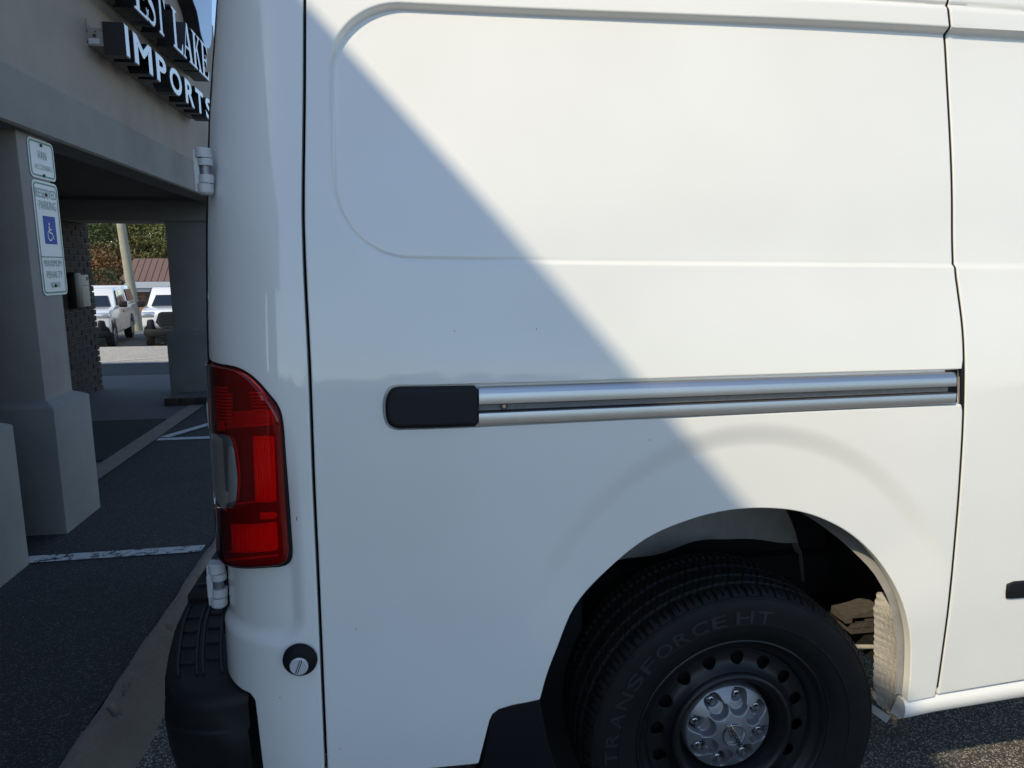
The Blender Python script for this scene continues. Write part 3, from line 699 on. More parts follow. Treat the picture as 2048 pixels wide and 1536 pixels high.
# torn flap at its top and white pinch weld below
b = MB(); b.add([(1.225, 1.50, .348), (1.20, 1.575, .352), (1.21, 1.575, .322), (1.228, 1.515, .318)], [(0, 1, 2, 3)]); b.build('pinch_weld', PAINT, van)
# leaf spring and brake line seen past the tyre
b = MB()
for i, (x0, x1, dz) in enumerate(((1.24, 1.68, 0), (1.24, 1.66, -.017), (1.24, 1.44, -.034))):
    pts = [(x, 1.70, .500+dz-.05*(x-1.36)**2*2-.02*(x-1.36)) for x in np.linspace(x0, x1, 7)]
    for p, q in zip(pts[:-1], pts[1:]): b.prism([(0, 0), (q[0]-p[0], q[2]-p[2]), (q[0]-p[0], q[2]-p[2]+.014), (0, .014)], p, EX, EZ, EY, .065)
b.build('leaf_spring', RUST, van)
b = MB(); pts = [(x, 1.70, .500+.018+.034*math.exp(-((x-1.38)/.10)**2)) for x in np.linspace(1.22, 1.6, 14)]
for p, q in zip(pts[:-1], pts[1:]): b.prism([(0, -.02), (q[0]-p[0], -.02), (q[0]-p[0], q[2]-p[2]), (0, 0)], p, EX, EZ, EY, .07)
b.build('spring_pad', RUST, van, smooth=True, angle=60)
b = MB(); b.path([(1.15, 1.68, .44), (1.24, 1.675, .443), (1.30, 1.67, .44), (1.36, 1.66, .45)], .006); b.build('brake_line', DUST, van)
# splash guard in front of ... behind the wheel
g_ = np.vstack([flap_top[:-1], [(.172, .40), (.13, .24), (.36, .24), (.315, .40)]])
panel('splash_guard', [g_ if (lambda a, c: np.sum(a[:, 0]*c[:, 1]-c[:, 0]*a[:, 1]))(g_, np.roll(g_, -1, 0)) > 0 else g_[::-1]], BLACK_PLASTIC, van, h=.008, r=.004, depth=.05, pos=lambda U, Z, i: pos_body(U, np.maximum(Z, .3), i+.004)*np.array([1, 1, 0])+np.stack([0*Z, 0*Z, Z], -1))

# --- sliding door track
P0 = pos_body(*[np.array([q]) for q in uz(957, 768)], 0)[0]; P1 = pos_body(*[np.array([q]) for q in uz(1919, 739)], 0)[0]
Q0 = pos_body(*[np.array([q]) for q in uz(957, 854)], 0)[0]; Q1 = pos_body(*[np.array([q]) for q in uz(1919, 808)], 0)[0]
trk = thing('door_track_tmp', (0, 0, 0), None, None); OFF[trk.name] = np.zeros(3)
bpy.data.objects.remove(trk)
def rail(name, prof, m, x_end=1.0, parent=None, x0=0.0):
    """prof: (down fraction 0..1 of the slot height, outwards metres); runs the length of the slot"""
    st = []
    for t in np.linspace(x0, x_end, 14):
        a = P0+(P1-P0)*t; c = Q0+(Q1-Q0)*t; row = []
        for dn, out in prof:
            p = a+(c-a)*dn
            e = 1.0 if t < .985 else 1-.0*(t-.985)
            row.append((p[0], p[1]-out*e, p[2]))
        st.append(row)
    return loft(name, st, m, parent)
panel('track_recess', [ccw(np.vstack([slot_top+np.array([0, .004]), slot_end-np.array([.004, 0]), slot_bot-np.array([0, .004])]))], PAINT, van, h=.008, r=.001, depth=.001, pos=lambda U, Z, i: pos_body(U, Z, i+.011))
track = rail('door_track', [(.492, -.008), (.492, -.002), (.622, -.002), (.622, -.008)], ZINC, .975, van)
rail('channel_shadow', [(.42, -.0105), (.42, -.006), (.69, -.006), (.69, -.0105)], BLACK_SEAL, 1.0, track)  # black strip added as the shade in the gaps between the rails
rail('upper_rail', [(.07, -.02), (.07, .000), (.085, .004), (.115, .007), (.16, .0092), (.205, .0112), (.215, .0116), (.445, .0106), (.455, .0104), (.46, .0095), (.46, .002), (.46, -.02)], STAINLESS, .985, track)
rail('lower_rail', [(.655, -.02), (.655, .0085), (.665, .0096), (.670, .0106), (.675, .0108), (.93, .0082), (.937, .0080), (.945, .0074), (.955, .005), (.955, -.02)], STAINLESS, .985, track)
cap = np.vstack([UZ([(957, 772), (860, 774), (800, 774.5)]), spl(UZ([(794, 775), (781, 780), (772, 797), (770.5, 818), (773, 838), (781, 851.5), (797, 856.5)]), 4), UZ([(860, 855), (957, 851.5)])])
panel('end_cap', [cap if np.sum(cap[:, 0]*np.roll(cap[:, 1], -1)-np.roll(cap[:, 0], -1)*cap[:, 1]) > 0 else cap[::-1]], BLACK_PLASTIC, track, h=.006, r=.009, depth=.03, pos=pos_body, lift=.012)
panel('end_seal', [ccw(UZ([(1896, 741.5), (1921, 740.5), (1919, 806), (1892, 807.5)]))], BLACK_SEAL, track, h=.006, r=.001, depth=.002, pos=lambda U, Z, i: pos_body(U, Z, i+.0075))
sp_ = pos_body(*[np.array([q]) for q in uz(1008, 812)], 0)[0]
b = MB(); b.tube(sp_+np.array([0, .006, 0]), sp_+np.array([0, -.002, 0]), .0085, .0085, 14); b.build('screw', DARK_CHROME, track)
b = MB(); b.tube(sp_+np.array([0, .003, 0]), sp_+np.array([0, -.004, 0]), .005, .004, 12); b.build('screw_head', CHROME, track)

# --- tail lamp
def ccw(p): return p if np.sum(p[:, 0]*np.roll(p[:, 1], -1)-np.roll(p[:, 0], -1)*p[:, 1]) > 0 else p[::-1]
def shrink(p, d):
    _, q, n_ = near_poly(p, [ccw(p)]); return p
UB = XC-RC*math.radians(84)
lampo = spl(UZ([(442.5, 733), (468, 738), (493, 751), (514, 769.5), (533, 791.5), (549, 812), (558, 833), (561.5, 862), (564.5, 919), (569, 997), (574.5, 1075), (576.5, 1104), (572, 1121), (558, 1129), (529, 1132), (474, 1132.5), (457, 1130)]), 4)
full = ccw(np.vstack([[(UB, lampo[0, 1])], lampo, [(UB, lampo[-1, 1])]]))
seal = ccw(np.vstack([[(UL+.02, lamp[0, 1])], lamp, [(UL+.02, lamp[-1, 1])]]))
tl = panel('tail_light', [seal], BLACK_SEAL, van, h=.012, r=.002, depth=.004, pos=lambda U, Z, i: pos_body(U, Z, i+.006))
posb = lambda dd: (lambda U, Z, i: pos_body(U, Z, i+dd))
panel('lamp_housing', [full], HOUSING_DARK, tl, h=.010, r=.002, depth=.002, pos=posb(.0035))
clear = spl(UZ([(430, 867), (452, 868.5), (464, 873), (471, 890), (476, 925), (479, 960), (477, 990), (472, 1009), (455, 1013), (438, 1012)]), 4)
clear = np.vstack([[(UB-.004, clear[0, 1])], clear, [(UB-.004, clear[-1, 1])]])
def strip(name, pts, w, m, lift=.003, base=-.001, px=True):
    q = UZ(pts) if px else np.array(pts, float)
    d = np.gradient(q, axis=0); d /= np.linalg.norm(d, axis=1)[:, None]; nn = np.stack([-d[:, 1], d[:, 0]], 1)*w/2
    A, Bc = q-nn, q+nn; k = len(q); z0 = np.full(k, base)
    v = np.concatenate([pos_body(A[:, 0], A[:, 1], z0), pos_body(q[:, 0], q[:, 1], z0-lift), pos_body(Bc[:, 0], Bc[:, 1], z0)])
    f = [(r_*k+i, r_*k+i+1, (r_+1)*k+i+1, (r_+1)*k+i) for r_ in range(2) for i in range(k-1)]
    return obj(name, v, f, m, tl)
def block(name, pts, m, dd=-.001, r=.0015, h=.008, par=tl):
    p = ccw(UZ(pts)); return panel(name, [p], m, par, h=h, r=r, depth=.001, pos=posb(dd))
block('red_reflector', [(505, 872), (548, 870), (553, 1004), (511, 1005)], REFLECT)
block('red_reflector', [(462, 1047), (553, 1043), (557, 1100), (464, 1104)], REFLECT)
block('dark_panel', [(452, 822), (545, 818), (546, 850), (452, 857)], HOUSING, .001)
block('red_bar', [(520, 1025), (553, 1023), (553.5, 1037), (520, 1039)], REFLECT_HOT)
for i in range(6):
    strip('lamp_facet', [(512+i*6.4, 876), (514+i*6.6, 940), (517+i*6.3, 1001)], .0030, REFLECT_HOT if i % 3 == 0 else REFLECT, .0022)
for i in range(9):
    strip('lamp_facet', [(466+i*9.6, 1052), (468+i*9.5, 1098)], .0030, REFLECT, .0022)
strip('red_bar', [(452, 1120), (500, 1116), (558, 1110)], .005, REFLECT_HOT)
strip('red_bar', [(450, 856), (500, 852), (543, 848)], .004, REFLECT_HOT)
strip('red_bar', [(475, 1007), (495, 1005), (512, 1003)], .004, REFLECT_HOT)
strip('red_bar', [(455, 1104), (500, 1102), (556, 1097)], .003, REFLECT_HOT)
block('red_reflector', [(434, 845), (448, 845), (449, 862), (434, 862)], REFLECT)
for i in range(11):
    y = 774+i*6.7; xr = 468 if i > 1 else 455
    strip('lamp_rib', [(431, y), (445, y+1.5), (458, y+2), (xr, y+2)], .005, REFLECT_HOT if i > 2 else REFLECT, .004)
for i in range(8):
    y = 786+i*6.8
    strip('lamp_rib', [(500+i*1.5, y), (515+i*1.5, y-.3), (526+i*2, y-.6)], .0035, REFLECT_HOT if i > 4 else REFLECT, .003)
strip('red_bar', [(476, 743.5), (490, 750), (506, 762), (521, 778), (535, 798)], .0045, REFLECT_HOT)
panel('reverse_lamp', [ccw(clear)], REVERSE, tl, h=.008, r=.001, depth=.001, pos=posb(-.0005))
for i in range(26):
    z = clear[1:-1, 1].max()-.002-i*.0062
    if z < clear[1:-1, 1].min()+.012: break
    uu = np.linspace(XC-RC*math.radians(82), XC-RC*math.radians(50), 7)
    strip('lamp_rib', [(u, z-.010*abs(t-.35)*2.2) for u, t in zip(uu, np.linspace(0, 1, 7))], .0036, CHROME_RIB, .003, -.0025, False)
strip('red_bar', [(458, 869), (468, 876), (474, 895), (479, 930), (481, 962), (478, 992), (473, 1008)], .005, REFLECT_HOT, .003)
block('painted_glint', [(441, 985), (458, 980), (458, 1006), (443, 1010)], LETTER_WHITE, -.0035)  # white patch painted in as a bright glint on the lens
block('clear_window', [(466, 895), (472, 900), (478, 960), (476, 1000), (458, 1006), (458, 890)], GREYL, -.0022)
panel('lens', [full, ccw(clear)], LENS_RED, tl, h=.008, r=.006, depth=.003, pos=pos_body, lift=.009)
panel('clear_lens', [ccw(clear)], LENS_CLEAR, tl, h=.008, r=.002, depth=.003, pos=pos_body, lift=.0085)
# paint chip beside the lamp
c0 = uz(592, 1038); panel('paint_chip', [ccw(c0+np.array([(-.0012, -.006), (.001, -.004), (.0022, .003), (.0035, .005), (.001, .004), (0, .0)]))], BLACK_SEAL, van, h=.0008, r=.0002, depth=.0002, lift=.0004)

for px, py in ((712, 1258), (681, 1497), (1073, 658), (909, 662), (1300, 880), (560, 1395)):
    c0 = uz(px, py); panel('paint_chip', [c0+.0011*np.array([(math.cos(t), math.sin(t)*1.2) for t in np.linspace(0, 2*math.pi, 7, endpoint=False)])], BLACK_SEAL, van, h=.0006, r=.0002, depth=.0002, pos=pos_panel, lift=.0005)
# --- hinges of the rear door
HPAINT = mat('hinge_paint', (.52, .525, .53), .45, 0, .3, .1)
def hinge(c, s=1.0):
    c = np.array(c, float)
    h0 = MB(); R = .0185*s
    h0.tube(c+(0, 0, .030*s), c+(0, 0, .050*s), R, R*.97, 20); h0.tube(c+(0, 0, .050*s), c+(0, 0, .0525*s), R*.97, R*.8, 20)
    h0.tube(c-(0, 0, .050*s), c-(0, 0, .030*s), R*.97, R, 20); h0.tube(c-(0, 0, .055*s), c-(0, 0, .050*s), R*.7, R*.97, 20)
    h0.box(c+(-.021*s, -.006, -.048*s), c+(-.010*s, .03, .048*s))
    o = h0.build('hinge', HPAINT, van, smooth=True, angle=35)
    for z0, z1 in ((.012, .028), (-.028, -.009)):
        q = MB(); q.tube(c+(.003*s, 0, z0*s), c+(.003*s, 0, z1*s), R*.93, R*.93, 18); q.build('knuckle', HPAINT, o, smooth=True, angle=35)
    q = MB(); q.tube(c+(.002*s, 0, -.03*s), c+(.002*s, 0, .03*s), R*.62, R*.62, 14); q.build('pin', SILVER, o, smooth=True, angle=35)
    q = MB(); q.box(c+(-.028*s, .01, -.038*s), c+(-.019*s, .05, .015*s)); q.build('strap', HPAINT, o, bevel=.003)
    return o
a = hit(409, 342, 1, 1.65); hinge(a, .9)
a = hit(436, 1168, 1, 1.65); hinge(a, 1.02)
# --- rear doors
zs = np.linspace(.64, 2.32, 40); ye = prof_y(np.full(40, XC), zs)
rd = loft('rear_door', [[(q-.4335, y+.205, z), (q-.438, y+.22, z), (q-.439, y+.28, z), (q-.439, 3.40, z), (q-.40, 3.40, z), (q-.40, y+.27, z)] for y, z, q in zip(ye, zs, (1-kx_(zs))*RC)], PAINT, van)
loft('door_seal', [[(q-.4315, y+.175, z), (q-.4352, y+.180, z), (q-.4335, y+.2, z), (q-.41, y+.21, z), (q-.408, y+.18, z)] for y, z, q in zip(ye, zs, (1-kx_(zs))*RC)], BLACK_SEAL, rd)
b = MB(); b.box((-.475, 1.80, 1.10), (-.45, 1.94, 1.18)); b.build('handle', PAINT, rd, bevel=.01)
b = MB(); b.box((-.462, 1.75, .86), (-.45, 1.85, .93)); b.build('latch', CHROME, rd, bevel=.004)
# --- round lock on the quarter panel
q = uz(601, 1317); c = pos_panel(np.array([q[0]]), np.array([q[1]]), 0)[0]; NL = np.array([-.08, -1, 0]); NL /= np.linalg.norm(NL)
b = MB(); pr_ = [(0, 0), (.0355, 0), (.0372, .003), (.0368, .007), (.034, .011), (.028, .0155), (.0225, .018), (.0205, .0185)]
n = 36; E1 = np.cross(NL, EZ); E1 /= np.linalg.norm(E1)
def lathe_dir(b, prof, c, nd, n=36, shift=(0, 0)):
    e1 = np.cross(nd, EZ); e1 /= np.linalg.norm(e1); e2 = np.cross(e1, nd); k = len(prof); v = []
    for i in range(n):
        t = 2*math.pi*i/n
        for r, d in prof: v.append(c+e1*(r*math.cos(t))+e2*(r*math.sin(t))+nd*d)
    b.add(v, [(i*k+j, ((i+1) % n)*k+j, ((i+1) % n)*k+j+1, i*k+j+1) for i in range(n) for j in range(k-1)])
lathe_dir(b, pr_+[(0, .0185)], c, NL); lock = b.build('round_lock', BLACK_SEAL, van, smooth=True, angle=35)
c2 = c+EZ*(-.006)+EX*.001
b = MB(); lathe_dir(b, [(0, .0185), (.0182, .0185), (.0195, .0195), (.0195, .0225), (.0165, .0235), (.0155, .0225), (0, .0225)], c2, NL); b.build('slotted_cap', CAP_WHITE, lock, smooth=True, angle=30)
d1 = (E1*-.36+EZ*.93); d1 = np.array([.36, 0, .93]); d2 = np.cross(d1, NL)
b = MB(); b.prism([(-.0155, -.0028), (.0155, -.0028), (.0155, .0028), (-.0155, .0028)], c2+NL*.0227, d1, d2, NL, .0012); b.build('slot', DARK_CHROME, lock)
b = MB(); b.prism([(-.0150, -.0010), (.0150, -.0010), (.0150, .0010), (-.0150, .0010)], c2+NL*.0242, d1, d2, NL, .0004); b.build('slot_key', CAP_WHITE, lock)

# --- rear bumper
plan = [(-.365, 1.530), (-.40, 1.522), (-.455, 1.524), (-.50, 1.537), (-.535, 1.56), (-.562, 1.60), (-.583, 1.67), (-.607, 1.78), (-.628, 1.90), (-.636, 2.0)]
plan2 = plan+[(-.642, 2.2), (-.648, 2.46), (-.642, 2.75), (-.636, 2.92), (-.607, 3.14), (-.562, 3.32), (-.50, 3.383), (-.40, 3.40), (-.365, 3.39), (-.362, 2.46)]
pc = np.array([-.45, 2.46]); PL = np.array(plan2)
st = []
for z, s in ((.20, .055), (.30, .018), (.40, .004), (.47, .0), (.476, .006), (.53, .004), (.545, .010), (.553, .022), (.555, .030)):
    d = PL-pc; L = np.hypot(*d.T)[:, None]; q = PL-d/L*s; q[:, 1] = np.where(PL[:, 1] < 1.9, PL[:, 1]+s*.8, q[:, 1])
    q[:, 0] = np.minimum(PL[:, 0]+s*1.0, -.36)
    st.append([(x, y, z) for x, y in q])
bum = loft('rear_bumper', st, BUMPER_PLASTIC, van)
b = MB(); b.box((-.625, 2.03, .545), (-.43, 2.90, .575)); b.build('step_pad', BUMPER_PLASTIC, bum, bevel=.008)
pp = spl(plan[5:], 6)
def rib_along(o, y0, y1):
    q = [(x+o+.02*(2.0-y), y) for x, y in pp if y0 <= y <= y1]; m = MB(); k = len(q)
    v = [(x+d, y, z) for x, y in q for d, z in ((-.005, .550), (-.003, .5605), (.003, .5605), (.005, .550))]
    m.add(v, [(4*i+j, 4*i+j+1, 4*i+j+5, 4*i+j+4) for i in range(k-1) for j in range(3)]+[(0, 1, 2, 3), (4*k-1, 4*k-2, 4*k-3, 4*k-4)])
    m.build('tread_rib', BUMPER_PLASTIC, bum)
for o in (.030, .072, .086, .128, .146): rib_along(o, 1.62, 2.02)
for y in (1.68, 1.76, 1.84, 1.92):
    x = np.interp(y, pp[:, 1], pp[:, 0])+.02*(2.0-y)
    for o0, o1, dy in ((.034, .068, 0), (.090, .124, .012)):
        q = MB(); q.box((x+o0, y+dy, .550), (x+o1, y+dy+.010, .5605)); q.build('tread_rib', BUMPER_PLASTIC, bum, bevel=.002, seg=1)
for j in range(9):
    q = MB(); q.box((-.61, 2.08+j*.09, .574), (-.44, 2.095+j*.09, .582)); q.build('tread_rib', BUMPER_PLASTIC, bum, bevel=.002, seg=1)

# --- wheel
def make_wheel():
    w = bpy.data.objects.new('wheel', None); COL.objects.link(w); w.parent = van
    AX, AZ, YC, R = .807, .326, 1.630, .3935
    w.location = Vector((AX, YC, AZ))-Vector(off(van)); OFF[w.name] = np.array([AX, YC, AZ])
    # tread
    NA, NW = 1152, 56
    th = np.linspace(0, 2*math.pi, NA, endpoint=False); wv = np.linspace(-.112, .112, NW)
    T, W = np.meshgrid(th, wv, indexing='ij')
    r = R-.005*(W/.1)**2-.010*np.clip((np.abs(W)-.095)/.017, 0, 1)**1.5
    g = np.zeros_like(T)
    for c, hw in ((-.066, .0042), (-.024, .0045), (.024, .0045), (.066, .0042)): g = np.maximum(g, (np.abs(W-c) < hw)*1.0)
    nb = 62; ph = (T*nb/(2*math.pi)+.12*np.sign(W))
    fr = ph % 1.0
    sh = np.abs(W) > .066
    g = np.maximum(g, sh*(fr < .17)*1.0); g = np.maximum(g, sh*(np.abs(fr-.58) < .05)*(np.abs(W) < .104)*.75); g = np.maximum(g, sh*(fr > .3)*(fr < .48)*(np.abs(np.abs(W)-.092) < .0025)*.5)
    fr2 = (T*nb*1.0/(2*math.pi)+W*14) % 1.0
    g = np.maximum(g, (~sh)*(fr2 < .12)*.6); g = np.maximum(g, (~sh)*(np.abs(fr2-.5) < .04)*.4)
    r = r-.0075*g
    X = AX+r*np.cos(T); Z = AZ+r*np.sin(T); Z = np.maximum(Z, .002); Y = YC+W*np.where(W > 0, 1.35, 1.0)
    idx = np.arange(NA*NW).reshape(NA, NW); nx = np.roll(idx, -1, 0)
    q = np.stack([idx[:, :-1], idx[:, 1:], nx[:, 1:], nx[:, :-1]], -1).reshape(-1, 4)
    ty = obj('tyre', np.stack([X, Y, Z], -1).reshape(-1, 3), q, TYRE, w, smooth=True, angle=40)
    # sidewalls
    b = MB(); half = [(.3775, .1115), (.3750, .1160), (.3720, .1172), (.3700, .1165), (.3685, .1176), (.358, .1216), (.346, .1240), (.328, .1252), (.3105, .1248), (.3090, .1261), (.3065, .1261), (.3050, .1244), (.290, .1215), (.277, .1160), (.268, .1090), (.2635, .1065), (.2600, .1050), (.256, .100), (.250, .092)]
    for s in (-1, 1): b.lathe([(p, s*q) for p, q in half], (AX, YC, AZ), 160)
    vv = np.array(b.v); vv[:, 2] = np.maximum(vv[:, 2], .002)
    obj('sidewall', vv, b.f, TYRE, w, smooth=True, angle=25)
    # raised words on the sidewall
    def word(s, r0, r1, a_start, a_end):
        """letters run clockwise from a_start to a_end (degrees)"""
        adv = [.62 if c in 'TFER' else .7 for c in s]; tot = sum(adv); acc = 0; mb = MB()
        for c, ad in zip(s, adv):
            if c != ' ':
                v, f = text_mesh(c, .1, .012); rm = (r0+r1)/2; span = math.radians(abs(a_end-a_start))*rm*ad/tot*.80
                v = fit(v, -span/2, r0, span/2, r1)
                am = math.radians(a_start+(a_end-a_start)*(acc+ad/2)/tot)
                a = am - v[:, 0]/rm; rr = v[:, 1]; zz_ = (v[:, 2]-v[:, 2].min())/np.ptp(v[:, 2])
                ysurf = np.interp(rr, [.29, .3105, .328, .346, .358], [.1215, .1248, .1252, .1240, .1216])
                mb.add(np.stack([AX+rr*np.cos(a), YC-ysurf+.003-.0045*zz_, AZ+rr*np.sin(a)], 1), f)
            acc += ad
        mb.build('raised_lettering', TYRE_TEXT, w)
    word('TRANSFORCE', .3125, .3445, 186, 97); word('HT', .3125, .3445, 94.5, 76)
    # rim
    b = MB(); b.lathe([(.2585, -.100), (.2575, -.1045), (.2545, -.1060), (.2500, -.1040), (.2455, -.096), (.238, -.089), (.230, -.086), (.224, -.081), (.2215, -.076), (.2190, -.073)], (AX, YC, AZ), 128)
    rim = b.build('rim', STEEL_BLACK, w, smooth=True, angle=50)
    pol = lambda U, Zr, i: np.stack([AX+Zr*np.cos(U/.18), YC+np.interp(Zr, [.155, .163, .170, .180, .19, .207, .2205], [-.096, -.090, -.081, -.073, -.070, -.070, -.073])+i, AZ+Zr*np.sin(U/.18)], -1)
    holes = []
    for kx in range(16):
        a = math.radians(17.8+22.5*kx); holes.append(np.array([(a*.18+.0165*math.cos(t), .1925+.0165*math.sin(t)) for t in np.linspace(0, 2*math.pi, 28, endpoint=False)]))
    panel('rim_disc', [np.array([(0, .157), (2*math.pi*.18, .157), (2*math.pi*.18, .2205), (0, .2205)]), *holes], STEEL_BLACK, w, h=.0035, r=.0008, depth=.006, pos=pol)
    b = MB(); b.lathe([(.164, -.090), (.161, -.098), (.157, -.1022), (.151, -.1030), (.145, -.100), (.138, -.088), (.131, -.068), (.126, -.052), (.121, -.045), (.09, -.044), (.02, -.044)], (AX, YC, AZ), 96)
    b.build('hub_ring', STEEL_BLACK, w, smooth=True, angle=40)
    b = MB(); b.tube((AX, YC-.03, AZ), (AX, YC+.09, AZ), .215, .215, 48); b.build('brake_drum', UNDER, w)
    # hub cap with eight pockets
    NA, NR = 360, 64; th = np.linspace(0, 2*math.pi, NA, endpoint=False); rv = np.concatenate([np.linspace(.002, .1155, NR-3), [.1175, .118, .118]])
    T, Rr = np.meshgrid(th, rv, indexing='ij')
    d = .034*(Rr/.115)**2.0                     # dome falls away outwards
    d = d+.012*np.clip((Rr-.1145)/.0035, 0, 1); d[:, -1] += .02
    A0 = math.radians(31)
    ph = (T-A0) % (math.pi/4); ph = np.where(ph > math.pi/8, ph-math.pi/4, ph)
    lx, ly = Rr*np.cos(ph), Rr*np.sin(ph)
    yy = np.maximum(np.abs(lx-.0775)-.0165, 0); hw = .0205
    sdp = np.hypot(np.where(lx < .074, lx-.074, np.where(lx > .0930, lx-.0930, 0)), ly)-np.where(lx < .074, .0245, .0200)
    d = d+.021*sst(.003, -.004, sdp)*sst(.1125, .107, Rr)
    sdh = np.hypot(lx-.0905, ly)-.0180
    d = d+.0115*sst(.0012, -.0012, sdh)
    Y = YC-.105+d
    idx = np.arange(NA*NR).reshape(NA, NR); nx = np.roll(idx, -1, 0)
    q = np.stack([idx[:, :-1], idx[:, 1:], nx[:, 1:], nx[:, :-1]], -1).reshape(-1, 4)
    hc = obj('hub_cap', np.stack([AX+Rr*np.cos(T), Y, AZ+Rr*np.sin(T)], -1).reshape(-1, 3), q, [SILVER, STEEL_BLACK], w, smooth=True, angle=60)
    hole = (sdh < -.0006); mi = (hole[:, :-1] & hole[:, 1:]).reshape(-1).astype(np.int32)
    hc.data.polygons.foreach_set('material_index', mi)
    b = MB(); b.tube((AX, YC-.105, AZ), (AX, YC-.098, AZ), .004, .004, 8); b.build('hub_cap_centre', SILVER, w)
    for kx in range(8):
        a = A0+kx*math.pi/4; cx, cz = AX+.0905*math.cos(a), AZ+.0905*math.sin(a); b = MB()
        y = YC-.0455
        b.tube((cx, y, cz), (cx, y-.016, cz), .0125, .0125, 6); b.tube((cx, y-.016, cz), (cx, y-.021, cz), .0115, .008, 14); b.tube((cx, y-.021, cz), (cx, y-.031, cz), .0062, .0058, 12)
        b.build('lug_nut', CHROME, w, smooth=True, angle=35)
    # round badge with bar
    b = MB(); yb = YC-.1065
    b.lathe([(.0245, .004), (.0250, -.002), (.0262, -.0035), (.0295, -.0035), (.0308, -.002), (.0312, .004)], (AX, yb, AZ), 64)
    t = math.radians(-61); ex = np.array([math.cos(t), 0, math.sin(t)]); ez = np.array([-math.sin(t), 0, math.cos(t)])
    bd = b.build('badge_ring', CHROME, w, smooth=True, angle=40)
    b = MB(); b.prism([(-.036, -.0078), (.036, -.0078), (.036, .0078), (-.036, .0078)], np.array([AX, yb+.002, AZ]), ex, ez, np.array([0, -1., 0]), .0075); b.build('badge_bar', CHROME, w, bevel=.001)
    v, f = text_mesh('NISSAN', 0, .01); v = fit(v, -.0305, -.0052, .0305, .0052)
    obj('badge_lettering', place(v, np.array([AX, yb-.0060, AZ]), ex, ez, np.array([0, -1., 0])), f, LETTER_BLACK, w)
    return w
W0 = make_wheel()
def copy_wheel(dx, ny, flip):
    c = W0.copy(); COL.objects.link(c); c.parent = van
    c.location = W0.location+Vector((dx, ny, 0))
    if flip: c.rotation_euler = (0, 0, math.pi)
    for ch in list(W0.children):
        q = ch.copy(); COL.objects.link(q); q.parent = c
copy_wheel(3.71, 0, False); copy_wheel(0, 1.70, True); copy_wheel(3.71, 1.70, True)
b = MB(); b.tube((.798, 1.72, .345), (.807, 3.2, .345), .05, .05, 12); b.box((.62, 1.68, .32), (.98, 1.76, .37)); b.build('axle', UNDER, van)

